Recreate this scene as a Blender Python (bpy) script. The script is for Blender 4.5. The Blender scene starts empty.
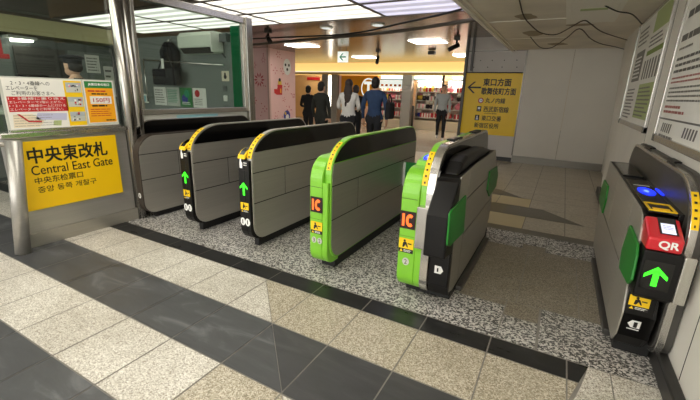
import bpy, bmesh, math, random
from mathutils import Vector, Matrix
random.seed(7)
S = bpy.context.scene
COL = S.collection
# ------------------------------------------------------------------ camera, world, exposure
cam = bpy.data.cameras.new('camera')
cam.sensor_width = 36.0
cam.lens = 36.0 * 374.76 / 700.0
cam.clip_end = 200
co = bpy.data.objects.new('camera', cam); COL.objects.link(co)
co.matrix_world = Matrix(((0.8731, -0.1603, 0.4605, 0.0), (0.4866, 0.2266, -0.8437, 0.0), (0.0309, 0.9607, 0.2759, 1.4), (0, 0, 0, 1)))
S.camera = co
w = bpy.data.worlds.new('world'); S.world = w; w.use_nodes = True
w.node_tree.nodes['Background'].inputs[0].default_value = (1.0, 0.97, 0.92, 1)
w.node_tree.nodes['Background'].inputs[1].default_value = 1.5
S.view_settings.view_transform = 'Standard'
S.view_settings.look = 'None'
S.view_settings.gamma = 1.0
S.view_settings.exposure = 1.15
S.view_settings.use_curve_mapping = False
LUM = 2.2          # added out-of-view panels that brighten the entrance floor
SHOP = 2.6         # shop lamps

# ------------------------------------------------------------------ materials
def srgb(r, g, b):
    f = lambda c: (c / 255 / 12.92) if c / 255 <= 0.04045 else ((c / 255 + 0.055) / 1.055) ** 2.4
    return (f(r), f(g), f(b), 1.0)
M = {}
def mat(name, rgb=(128, 128, 128), rough=0.5, metal=0.0, emit=None, estr=0.0, coat=0.0, var=0.0, vscale=8.0, bump=0.0, bscale=40.0, stretch=(1, 1, 1), spec=0.5):
    m = bpy.data.materials.new(name); m.use_nodes = True
    nt = m.node_tree; b = nt.nodes['Principled BSDF']
    c = srgb(*rgb)
    b.inputs['Base Color'].default_value = c
    b.inputs['Roughness'].default_value = rough
    b.inputs['Metallic'].default_value = metal
    b.inputs['Coat Weight'].default_value = coat
    b.inputs['Specular IOR Level'].default_value = spec
    if emit:
        b.inputs['Emission Color'].default_value = srgb(*emit)
        b.inputs['Emission Strength'].default_value = estr
    if var or bump:
        tc = nt.nodes.new('ShaderNodeTexCoord'); mp = nt.nodes.new('ShaderNodeMapping')
        mp.inputs['Scale'].default_value = stretch
        nt.links.new(tc.outputs['Object'], mp.inputs[0])
    if var:
        n = nt.nodes.new('ShaderNodeTexNoise'); n.inputs['Scale'].default_value = vscale; n.inputs['Detail'].default_value = 5
        r = nt.nodes.new('ShaderNodeValToRGB')
        r.color_ramp.elements[0].position = 0.3; r.color_ramp.elements[1].position = 0.7
        r.color_ramp.elements[0].color = tuple(x * (1 - var) for x in c[:3]) + (1,)
        r.color_ramp.elements[1].color = tuple(min(1, x * (1 + var)) for x in c[:3]) + (1,)
        nt.links.new(mp.outputs[0], n.inputs[0]); nt.links.new(n.outputs[0], r.inputs[0]); nt.links.new(r.outputs[0], b.inputs['Base Color'])
    if bump:
        n2 = nt.nodes.new('ShaderNodeTexNoise'); n2.inputs['Scale'].default_value = bscale; n2.inputs['Detail'].default_value = 3
        bp = nt.nodes.new('ShaderNodeBump'); bp.inputs['Strength'].default_value = bump; bp.inputs['Distance'].default_value = 0.01
        nt.links.new(mp.outputs[0], n2.inputs[0]); nt.links.new(n2.outputs[0], bp.inputs['Height']); nt.links.new(bp.outputs[0], b.inputs['Normal'])
    M[name] = m
    return m

def speckle(name, base, dark, light, scale=140, rough=0.45, amount=0.5, stain=0.12, stain_rgb=None):
    m = bpy.data.materials.new(name); m.use_nodes = True
    nt = m.node_tree; b = nt.nodes['Principled BSDF']; b.inputs['Roughness'].default_value = rough
    tc = nt.nodes.new('ShaderNodeTexCoord')
    v = nt.nodes.new('ShaderNodeTexVoronoi'); v.inputs['Scale'].default_value = scale
    sx = nt.nodes.new('ShaderNodeSeparateColor')
    r = nt.nodes.new('ShaderNodeValToRGB'); r.color_ramp.interpolation = 'CONSTANT'
    e = r.color_ramp.elements
    e[0].position = 0; e[0].color = srgb(*dark)
    e[1].position = amount * 0.5; e[1].color = srgb(*base)
    x = e.new(1 - amount * 0.5); x.color = srgb(*light)
    nt.links.new(tc.outputs['Object'], v.inputs['Vector']); nt.links.new(v.outputs['Color'], sx.inputs[0]); nt.links.new(sx.outputs[0], r.inputs[0])
    n = nt.nodes.new('ShaderNodeTexNoise'); n.inputs['Scale'].default_value = 1.7; n.inputs['Detail'].default_value = 6; n.inputs['Roughness'].default_value = 0.65
    nt.links.new(tc.outputs['Object'], n.inputs['Vector'])
    rr = nt.nodes.new('ShaderNodeValToRGB'); rr.color_ramp.elements[0].position = 0.35; rr.color_ramp.elements[1].position = 0.62
    k = 1 - stain
    rr.color_ramp.elements[0].color = (k, k * 0.98, k * 0.94, 1) ; rr.color_ramp.elements[1].color = (1, 1, 1, 1)
    nt.links.new(n.outputs[0], rr.inputs[0])
    mx = nt.nodes.new('ShaderNodeMix'); mx.data_type = 'RGBA'; mx.blend_type = 'MULTIPLY'; mx.inputs[0].default_value = 1
    nt.links.new(r.outputs[0], mx.inputs[6]); nt.links.new(rr.outputs[0], mx.inputs[7]); nt.links.new(mx.outputs[2], b.inputs['Base Color'])
    M[name] = m
def slate(name, rgb, vein, rough=0.35, strength=0.6):
    m = bpy.data.materials.new(name); m.use_nodes = True
    nt = m.node_tree; b = nt.nodes['Principled BSDF']
    tc = nt.nodes.new('ShaderNodeTexCoord'); mp = nt.nodes.new('ShaderNodeMapping'); mp.inputs['Rotation'].default_value = (0, 0, 0.7); mp.inputs['Scale'].default_value = (1, 3.2, 1)
    n = nt.nodes.new('ShaderNodeTexNoise'); n.inputs['Scale'].default_value = 2.2; n.inputs['Detail'].default_value = 9; n.inputs['Roughness'].default_value = 0.62; n.inputs['Distortion'].default_value = 1.1
    r = nt.nodes.new('ShaderNodeValToRGB')
    c, v = srgb(*rgb), srgb(*vein)
    e = r.color_ramp.elements
    e[0].position = 0.3; e[0].color = tuple(x * 0.7 for x in c[:3]) + (1,)
    e[1].position = 0.55; e[1].color = c
    x = e.new(0.55 + 0.2); x.color = tuple(c[i] + (v[i] - c[i]) * strength for i in range(3)) + (1,)
    nt.links.new(tc.outputs['Object'], mp.inputs[0]); nt.links.new(mp.outputs[0], n.inputs['Vector']); nt.links.new(n.outputs[0], r.inputs[0]); nt.links.new(r.outputs[0], b.inputs['Base Color'])
    rm = nt.nodes.new('ShaderNodeMapRange'); rm.inputs['To Min'].default_value = rough - 0.1; rm.inputs['To Max'].default_value = rough + 0.15
    nt.links.new(n.outputs[0], rm.inputs[0]); nt.links.new(rm.outputs[0], b.inputs['Roughness'])
    M[name] = m
def brushed(name, rgb, rough=0.38, axis=1, metal=0.85):
    s = [90, 90, 90]; s[axis] = 1.5
    m = mat(name, rgb, rough, metal, var=0.05, vscale=1.0, stretch=tuple(s))
    return m

speckle('white_stone', (210, 205, 193), (168, 160, 146), (236, 232, 222), 190, 0.5, 0.5, 0.24)
speckle('tan_stone', (182, 173, 153), (146, 136, 116), (212, 205, 188), 170, 0.42, 0.5, 0.14)
speckle('terrazzo', (158, 155, 150), (84, 82, 80), (208, 206, 200), 95, 0.5, 0.8, 0.1)
speckle('carpet_stone', (140, 132, 116), (112, 104, 90), (162, 155, 140), 170, 0.6, 0.5, 0.08)
speckle('hall_stone', (174, 164, 144), (160, 151, 132), (184, 175, 156), 60, 0.28, 0.4, 0.08)
speckle('far_stone', (214, 204, 186), (196, 184, 164), (226, 218, 202), 40, 0.12, 0.4, 0.08)
slate('slate', (78, 79, 80), (126, 127, 128), 0.44, 0.6)
slate('slate_dark', (68, 68, 69), (104, 104, 104), 0.40, 0.4)
slate('black_stone', (42, 42, 42), (84, 84, 84), 0.28, 0.4)
slate('hall_dark', (104, 98, 86), (118, 112, 98), 0.3, 0.4)
mat('yellowish_tile', (192, 176, 138), 0.6)
mat('grout', (140, 136, 129), 0.8, var=0.1)
brushed('steel', (180, 177, 170), 0.34, 1, 0.65)
brushed('steel_gate', (184, 180, 170), 0.36, 1, 0.6)
brushed('steel_gate_dark', (170, 166, 156), 0.36, 1, 0.6)
brushed('steel_post', (176, 173, 167), 0.24, 2, 0.95)
brushed('steel_bright', (205, 202, 196), 0.22, 2, 0.9)
mat('black_gloss', (11, 10, 10), 0.12, coat=0.15)
mat('black_plastic', (15, 14, 14), 0.4, spec=0.3, bump=0.05, bscale=300)
mat('black_matte', (22, 22, 22), 0.6, var=0.15)
mat('brown_dark', (62, 54, 46), 0.4)
mat('grey_dark', (78, 76, 72), 0.42, 0.3, var=0.08)
mat('seam', (40, 38, 35), 0.7)
mat('green_paint', (128, 198, 52), 0.34, coat=0.25, var=0.03)
mat('green_pad', (34, 124, 42), 0.4, var=0.05)
mat('green_flap', (30, 128, 52), 0.4)
mat('flap_edge', (220, 228, 220), 0.4)
mat('yellow', (247, 204, 20), 0.45)
mat('yellow_sign', (252, 204, 12), 0.4, var=0.02, vscale=3)
mat('yellow_wall_sign', (246, 204, 20), 0.42, var=0.02, vscale=3)
mat('ink', (22, 20, 18), 0.5)
mat('ink_red', (196, 40, 44), 0.5)
mat('ink_grey', (120, 118, 112), 0.6)
mat('ink_green', (120, 140, 60), 0.6)
mat('paper', (238, 236, 228), 0.6, var=0.02)
mat('paper_grey', (196, 198, 188), 0.7, var=0.04)
mat('paper_green', (176, 190, 132), 0.6)
mat('paper_teal', (150, 200, 205), 0.6)
mat('red_sign', (196, 36, 40), 0.5)
mat('orange_poster', (248, 172, 24), 0.5, var=0.03)
mat('green_poster', (44, 128, 62), 0.5)
mat('lilac', (196, 196, 222), 0.6)
mat('cream', (236, 222, 196), 0.6)
mat('red_plastic', (206, 32, 44), 0.3, coat=0.4)
mat('white_print', (240, 240, 236), 0.5)
mat('led_green', (40, 255, 40), 0.4, emit=(70, 255, 40), estr=0.6)
mat('led_orange', (60, 14, 4), 0.4, emit=(255, 104, 36), estr=0.95)
mat('led_back', (36, 6, 4), 0.4)
mat('led_blue', (20, 40, 255), 0.3, emit=(24, 50, 255), estr=0.75)
mat('led_blue_pale', (110, 140, 255), 0.3, emit=(100, 130, 255), estr=1.0)
mat('screen', (225, 230, 250), 0.3, emit=(225, 230, 250), estr=0.3)
mat('slot_amber', (190, 150, 20), 0.4, emit=(190, 140, 10), estr=0.35)
mat('wall_white', (226, 222, 212), 0.55, var=0.03, vscale=2.5)
mat('wall_panel', (214, 208, 197), 0.5, var=0.03, vscale=1.5)
mat('wall_grey', (202, 196, 190), 0.5, var=0.04, vscale=2)
mat('ceiling_white', (230, 222, 206), 0.6, var=0.12, vscale=1.8)
mat('ceiling_trim', (244, 240, 228), 0.5)
mat('stain', (168, 154, 130), 0.8)
mat('kick', (128, 124, 116), 0.35, 0.6)
mat('skirting', (38, 37, 36), 0.4, var=0.15)
mat('rubber', (20, 19, 18), 0.5)
mat('pipe', (92, 84, 74), 0.5)
mat('cable_brown', (62, 48, 36), 0.6)
mat('ink_soft', (104, 102, 98), 0.6)
mat('ink_rose', (176, 112, 106), 0.6)
mat('fill_light', (255, 250, 240), 0.5, emit=(255, 250, 242), estr=8.0)
mat('lamp_white', (255, 250, 240), 0.5, emit=(255, 248, 236), estr=6.0)
mat('cove', (255, 226, 150), 0.5, emit=(255, 214, 128), estr=0.36)
mat('cove_wall', (236, 200, 130), 0.6)
mat('shop_light', (232, 250, 244), 0.5, emit=(226, 250, 242), estr=0.9)
mat('shop_back', (244, 222, 210), 0.6, var=0.06)
mat('shelf', (232, 226, 216), 0.4)
mat('orange_wall', (232, 158, 16), 0.45, var=0.12, vscale=2.0)
mat('corridor', (222, 178, 120), 0.6, var=0.1, vscale=1)
mat('beige_wall', (200, 180, 150), 0.6)
mat('pink_wall', (238, 200, 198), 0.5, var=0.02)
mat('pink_dark', (196, 84, 92), 0.6)
mat('pink_side', (206, 172, 164), 0.5)
mat('green_curtain', (22, 140, 92), 0.7, var=0.1, stretch=(30, 30, 1), vscale=1)
mat('room_wall', (122, 128, 123), 0.7, var=0.05, vscale=2)
mat('room_dark', (92, 98, 96), 0.7)
mat('soffit', (206, 196, 150), 0.6)
mat('ac_white', (216, 222, 206), 0.45)
mat('cloth_black', (28, 28, 32), 0.85, var=0.15, vscale=14)
mat('cloth_navy', (44, 66, 100), 0.85, var=0.12, vscale=12)
mat('cloth_darkgreen', (40, 42, 38), 0.85, var=0.12, vscale=12)
mat('cloth_white', (228, 226, 222), 0.85, var=0.05, vscale=12)
mat('cloth_grey', (176, 182, 184), 0.85, var=0.05, vscale=12)
mat('cloth_trouser', (30, 31, 36), 0.85)
mat('hair', (30, 24, 22), 0.6, var=0.2, vscale=60)
mat('hair_brown', (58, 46, 44), 0.6, var=0.2, vscale=60)
mat('skin', (214, 170, 142), 0.55)
mat('shoe_dark', (26, 25, 25), 0.5)
mat('shoe_white', (226, 224, 220), 0.5)
mat('goods_pink', (236, 138, 152), 0.5)
mat('goods_red', (190, 36, 44), 0.5)
mat('goods_white', (240, 234, 224), 0.5)
mat('goods_dark', (44, 34, 40), 0.6)
mat('goods_yellow', (226, 190, 70), 0.5)
mat('goods_blue', (50, 60, 150), 0.5)
mat('sign_white', (236, 244, 240), 0.4, emit=(236, 246, 240), estr=0.32)
mat('sign_green', (24, 150, 110), 0.4)
mat('red_shop', (200, 30, 36), 0.5)
# warm metallic linear ceiling: mirror-like with fine slat lines
def slat_ceiling():
    m = bpy.data.materials.new('metal_ceiling'); m.use_nodes = True
    nt = m.node_tree; b = nt.nodes['Principled BSDF']
    b.inputs['Base Color'].default_value = srgb(190, 180, 170); b.inputs['Metallic'].default_value = 0.7; b.inputs['Roughness'].default_value = 0.22
    tc = nt.nodes.new('ShaderNodeTexCoord'); sp = nt.nodes.new('ShaderNodeSeparateXYZ')
    nt.links.new(tc.outputs['Object'], sp.inputs[0])
    mm = nt.nodes.new('ShaderNodeMath'); mm.operation = 'MULTIPLY'; mm.inputs[1].default_value = 1 / 0.24
    fr = nt.nodes.new('ShaderNodeMath'); fr.operation = 'FRACT'
    gt = nt.nodes.new('ShaderNodeMath'); gt.operation = 'LESS_THAN'; gt.inputs[1].default_value = 0.06
    nt.links.new(sp.outputs[1], mm.inputs[0]); nt.links.new(mm.outputs[0], fr.inputs[0]); nt.links.new(fr.outputs[0], gt.inputs[0])
    mx = nt.nodes.new('ShaderNodeMix'); mx.data_type = 'RGBA'
    mx.inputs[6].default_value = srgb(150, 136, 124); mx.inputs[7].default_value = srgb(112, 99, 88)
    nt.links.new(gt.outputs[0], mx.inputs[0]); nt.links.new(mx.outputs[2], b.inputs['Base Color'])
    M['metal_ceiling'] = m
slat_ceiling()
def lum(name, rgb, strength, lo, period=0.3233):
    """acrylic light panel, brighter along its fluorescent tubes"""
    m = bpy.data.materials.new(name); m.use_nodes = True
    nt = m.node_tree; b = nt.nodes['Principled BSDF']; b.inputs['Base Color'].default_value = srgb(230, 230, 226); b.inputs['Roughness'].default_value = 0.25
    tc = nt.nodes.new('ShaderNodeTexCoord'); sp = nt.nodes.new('ShaderNodeSeparateXYZ'); nt.links.new(tc.outputs['Object'], sp.inputs[0])
    mm = nt.nodes.new('ShaderNodeMath'); mm.operation = 'MULTIPLY'; mm.inputs[1].default_value = 2 * math.pi / period
    cs = nt.nodes.new('ShaderNodeMath'); cs.operation = 'COSINE'
    mr = nt.nodes.new('ShaderNodeMapRange'); mr.inputs[1].default_value = -0.6; mr.inputs[2].default_value = 1; mr.inputs[3].default_value = lo; mr.inputs[4].default_value = strength
    nt.links.new(sp.outputs[1], mm.inputs[0]); nt.links.new(mm.outputs[0], cs.inputs[0]); nt.links.new(cs.outputs[0], mr.inputs[0]); nt.links.new(mr.outputs[0], b.inputs['Emission Strength'])
    b.inputs['Emission Color'].default_value = srgb(*rgb)
    M[name] = m
lum('luminous', (255, 250, 238), 0.9, 0.38)
lum('luminous_fill', (255, 250, 238), LUM, 0.7 * LUM)
lum('luminous_cool', (216, 214, 240), 0.55, 0.26)
def glass(name, tint, base, rough):
    """clear pane: transmitted light tinted, mirror reflection growing towards grazing angles"""
    m = bpy.data.materials.new(name); m.use_nodes = True
    nt = m.node_tree; nt.nodes.clear()
    o = nt.nodes.new('ShaderNodeOutputMaterial'); mx = nt.nodes.new('ShaderNodeMixShader'); t = nt.nodes.new('ShaderNodeBsdfTransparent'); g = nt.nodes.new('ShaderNodeBsdfGlossy'); f = nt.nodes.new('ShaderNodeLayerWeight')
    f.inputs[0].default_value = 0.5
    pw = nt.nodes.new('ShaderNodeMath'); pw.operation = 'POWER'; pw.inputs[1].default_value = 5
    ml = nt.nodes.new('ShaderNodeMath'); ml.operation = 'MULTIPLY_ADD'; ml.inputs[1].default_value = 1 - base; ml.inputs[2].default_value = base
    g.inputs['Roughness'].default_value = rough; t.inputs[0].default_value = tint
    nt.links.new(f.outputs['Facing'], pw.inputs[0]); nt.links.new(pw.outputs[0], ml.inputs[0])
    nt.links.new(ml.outputs[0], mx.inputs[0]); nt.links.new(t.outputs[0], mx.inputs[1]); nt.links.new(g.outputs[0], mx.inputs[2]); nt.links.new(mx.outputs[0], o.inputs[0])
    M[name] = m
glass('window_glass', (0.80, 0.86, 0.83, 1), 0.04, 0.02)

# ------------------------------------------------------------------ helpers
WL = {}
def thing(name, loc, label, cat, group=None):
    o = bpy.data.objects.new(name, None); COL.objects.link(o)
    o.empty_display_size = 0.1
    o.location = loc; o['label'] = label; o['category'] = cat
    if group: o['group'] = group
    WL[o.name] = Vector(loc)
    return o
def tag(o, label, cat, group=None):
    o['label'] = label; o['category'] = cat
    if group: o['group'] = group
    return o
def clip(poly, a, b, c):
    """keep the side of a 2D polygon where a*x + b*y <= c"""
    out = []
    for i in range(len(poly)):
        p, q = poly[i], poly[(i + 1) % len(poly)]
        dp, dq = a * p[0] + b * p[1] - c, a * q[0] + b * q[1] - c
        if dp <= 0: out.append(p)
        if dp * dq < 0:
            t = dp / (dp - dq); out.append((p[0] + (q[0] - p[0]) * t, p[1] + (q[1] - p[1]) * t))
    return out
def cliprect(poly, x0, x1, y0, y1):
    for a in ((-1, 0, -x0), (1, 0, x1), (0, -1, -y0), (0, 1, y1)):
        if not poly: break
        poly = clip(poly, *a)
    return poly
class MB:
    def __init__(s): s.bm = bmesh.new(); s.mi = 0
    def _tail(s, n0):
        s.bm.faces.ensure_lookup_table()
        for f in s.bm.faces[n0:]: f.material_index = s.mi
    def box(s, a, b, bevel=0.0, seg=2):
        n0 = len(s.bm.faces)
        if bevel > 0:
            t = bmesh.new(); bmesh.ops.create_cube(t, size=1)
            for v in t.verts:
                for i in range(3): v.co[i] = (a[i] + b[i]) / 2 + v.co[i] * (b[i] - a[i])
            bmesh.ops.bevel(t, geom=t.edges[:], offset=bevel, segments=seg, affect='EDGES', profile=0.5)
            s.merge(t)
        else:
            xs = [s.bm.verts.new((x, y, z)) for x in (a[0], b[0]) for y in (a[1], b[1]) for z in (a[2], b[2])]
            for q in ((0, 1, 3, 2), (4, 6, 7, 5), (0, 4, 5, 1), (2, 3, 7, 6), (0, 2, 6, 4), (1, 5, 7, 3)): s.bm.faces.new([xs[i] for i in q])
        s._tail(n0); return s
    def merge(s, t):
        n0 = len(s.bm.faces)
        mp = {v: s.bm.verts.new(v.co) for v in t.verts}
        for f in t.faces:
            try: s.bm.faces.new([mp[v] for v in f.verts]).smooth = f.smooth
            except ValueError: pass
        t.free(); s._tail(n0); return s
    def prism(s, pts3, d, bevel=0.0, seg=2):
        """polygon of 3D points extruded by vector d"""
        t = bmesh.new(); d = Vector(d)
        a = [t.verts.new(p) for p in pts3]; b = [t.verts.new(Vector(p) + d) for p in pts3]
        n = len(a)
        t.faces.new(a); t.faces.new(b[::-1])
        for i in range(n): t.faces.new((a[i], b[i], b[(i + 1) % n], a[(i + 1) % n]))
        bmesh.ops.recalc_face_normals(t, faces=t.faces[:])
        if bevel > 0:
            es = [e for e in t.edges if len(e.link_faces) == 2 and e.calc_face_angle(0) > 0.9]
            bmesh.ops.bevel(t, geom=es, offset=bevel, segments=seg, affect='EDGES', profile=0.5)
        return s.merge(t)
    def px(s, yz, x0, x1, bevel=0.0, seg=2):
        return s.prism([(x0, y, z) for y, z in yz], (x1 - x0, 0, 0), bevel, seg)
    def cyl(s, p0, p1, r, seg=14, r2=None):
        p0, p1 = Vector(p0), Vector(p1); d = p1 - p0
        t = bmesh.new()
        bmesh.ops.create_cone(t, cap_ends=True, segments=seg, radius1=r, radius2=r if r2 is None else r2, depth=d.length)
        q = Vector((0, 0, 1)).rotation_difference(d.normalized())
        bmesh.ops.transform(t, matrix=Matrix.Translation((p0 + p1) / 2) @ q.to_matrix().to_4x4(), verts=t.verts)
        for f in t.faces: f.smooth = len(f.verts) == 4
        return s.merge(t)
    def ball(s, c, r, seg=14, rot=None):
        t = bmesh.new(); bmesh.ops.create_uvsphere(t, u_segments=seg, v_segments=max(6, seg * 2 // 3), radius=1)
        r = (r, r, r) if isinstance(r, (int, float)) else r
        m = Matrix.Translation(c) @ (rot.to_4x4() if rot else Matrix.Identity(4)) @ Matrix.Diagonal((*r, 1))
        bmesh.ops.transform(t, matrix=m, verts=t.verts)
        for f in t.faces: f.smooth = True
        return s.merge(t)
    def tube(s, pts, r, seg=8, sub=6):
        P = [Vector(p) for p in pts]
        out = []
        for i in range(len(P) - 1):
            p0 = P[max(i - 1, 0)]; p1 = P[i]; p2 = P[i + 1]; p3 = P[min(i + 2, len(P) - 1)]
            for k in range(sub):
                t = k / sub
                out.append(0.5 * ((2 * p1) + (p2 - p0) * t + (2 * p0 - 5 * p1 + 4 * p2 - p3) * t * t + (3 * p1 - p0 - 3 * p2 + p3) * t ** 3))
        out.append(P[-1])
        t = bmesh.new(); rings = []
        up = Vector((0, 0, 1))
        for i, p in enumerate(out):
            d = (out[min(i + 1, len(out) - 1)] - out[max(i - 1, 0)]).normalized()
            a = d.cross(up)
            if a.length < 1e-3: a = d.cross(Vector((1, 0, 0)))
            a.normalize(); b = a.cross(d)
            rings.append([t.verts.new(p + (a * math.cos(2 * math.pi * k / seg) + b * math.sin(2 * math.pi * k / seg)) * r) for k in range(seg)])
        for i in range(len(rings) - 1):
            for k in range(seg):
                t.faces.new((rings[i][k], rings[i][(k + 1) % seg], rings[i + 1][(k + 1) % seg], rings[i + 1][k])).smooth = True
        t.faces.new(rings[0][::-1]); t.faces.new(rings[-1])
        return s.merge(t)
    def face(s, pts):
        n0 = len(s.bm.faces); s.bm.faces.new([s.bm.verts.new(p) for p in pts]); s._tail(n0); return s
    def build(s, name, mats, parent=None, kind=None, label=None):
        me = bpy.data.meshes.new(name)
        bmesh.ops.recalc_face_normals(s.bm, faces=s.bm.faces[:])
        off = Vector((0, 0, 0))
        if parent: off = WL[parent.name]
        for v in s.bm.verts: v.co -= off
        s.bm.to_mesh(me); s.bm.free()
        for m in (mats if isinstance(mats, (list, tuple)) else [mats]): me.materials.append(M[m])
        o = bpy.data.objects.new(name, me); COL.objects.link(o)
        if parent: o.parent = parent
        WL[o.name] = off
        if kind: o['kind'] = kind
        if label: o['label'] = label
        return o
def struct(name, mb, mats): return mb.build(name, mats, kind='structure')
def onemesh(name, mb, mats, label, cat, group=None):
    """a thing that is one mesh, its origin at its base"""
    lo = Vector([min(v.co[i] for v in mb.bm.verts) for i in range(3)]); hi = Vector([max(v.co[i] for v in mb.bm.verts) for i in range(3)])
    c = Vector(((lo.x + hi.x) / 2, (lo.y + hi.y) / 2, lo.z))
    for v in mb.bm.verts: v.co -= c
    o = mb.build(name, mats); o.location = c; WL[o.name] = c
    return tag(o, label, cat, group)

_tc = {}
def glyphs(body):
    """lettering as vertices (x, y) and faces, lower left corner at 0, 0"""
    k = body
    if k in _tc: return _tc[k]
    c = bpy.data.curves.new('lettering', 'FONT'); c.body = body; c.resolution_u = 4
    o = bpy.data.objects.new('lettering', c); COL.objects.link(o)
    bpy.context.view_layer.update()
    me = bpy.data.meshes.new_from_object(o.evaluated_get(bpy.context.evaluated_depsgraph_get()))
    vs = [(v.co.x, v.co.y) for v in me.vertices]; fs = [tuple(p.vertices) for p in me.polygons]
    bpy.data.objects.remove(o); bpy.data.curves.remove(c); bpy.data.meshes.remove(me)
    x0, y0 = min(v[0] for v in vs), min(v[1] for v in vs); x1, y1 = max(v[0] for v in vs), max(v[1] for v in vs)
    _tc[k] = ([(x - x0, y - y0) for x, y in vs], fs, x1 - x0, y1 - y0)
    return _tc[k]
class Sheet:
    """flat printing laid on a surface: origin is its lower left corner, u to the right, v up"""
    def __init__(s, origin, u, v, lift=0.002):
        s.o, s.u, s.v = Vector(origin), Vector(u).normalized(), Vector(v).normalized()
        s.n = s.u.cross(s.v).normalized(); s.lift = lift; s.mb = MB(); s.mats = []
    def P(s, x, y, l=1.0): return s.o + s.u * x + s.v * y + s.n * (s.lift * l)
    def m(s, name):
        if name not in s.mats: s.mats.append(name)
        s.mb.mi = s.mats.index(name)
    def poly(s, mat, pts, l=1.0): s.m(mat); s.mb.face([s.P(x, y, l) for x, y in pts]); return s
    def rect(s, mat, x0, y0, x1, y1, l=1.0): return s.poly(mat, [(x0, y0), (x1, y0), (x1, y1), (x0, y1)], l)
    def disc(s, mat, x, y, r, l=1.0, n=20, ry=None): return s.poly(mat, [(x + r * math.cos(2 * math.pi * k / n), y + (ry or r) * math.sin(2 * math.pi * k / n)) for k in range(n)], l)
    def ring(s, mat, x, y, r0, r1, l=1.0, n=28, sq=1.0):
        s.m(mat)
        for k in range(n):
            a, b = 2 * math.pi * k / n, 2 * math.pi * (k + 1) / n
            s.mb.face([s.P(x + r * math.cos(t) * sq, y + r * math.sin(t), l) for r, t in ((r0, a), (r1, a), (r1, b), (r0, b))])
        return s
    def text(s, mat, body, x, y, h, w=None, weight=0.0, l=2.0):
        vs, fs, gw, gh = glyphs(body)
        ky = h / gh; kx = (w / gw) if w else ky
        s.m(mat); n0 = len(s.mb.bm.faces); q = weight * h * 1.6
        for dx, dy, dl in (((-q, -q, 0), (q, -q, .1), (-q, q, .2), (q, q, .3)) if weight else ((0, 0, 0),)):
            bv = [s.mb.bm.verts.new(s.P(x + dx + a * kx, y + dy + b * ky, l + dl)) for a, b in vs]
            for f in fs:
                try: s.mb.bm.faces.new([bv[i] for i in f])
                except ValueError: pass
        s.mb._tail(n0); return s
    def lines(s, mat, x0, y0, x1, y1, n, fill=0.45, ragged=0.25, l=1.5, words=0):
        """small print too small to read: rows of short dashes"""
        dy = (y1 - y0) / n
        for i in range(n):
            y = y1 - (i + 1) * dy + dy * (1 - fill) / 2
            xe = x1 - random.random() * ragged * (x1 - x0)
            x = x0; step = dy * 0.9
            while x < xe:
                wd = min(step * random.uniform(1.0, 3.2), xe - x)
                s.rect(mat, x, y, x + wd * 0.88, y + dy * fill, l); x += wd
        return s
    def build(s, name, parent, label=None): return s.mb.build(name, s.mats, parent, label=label)

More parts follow.
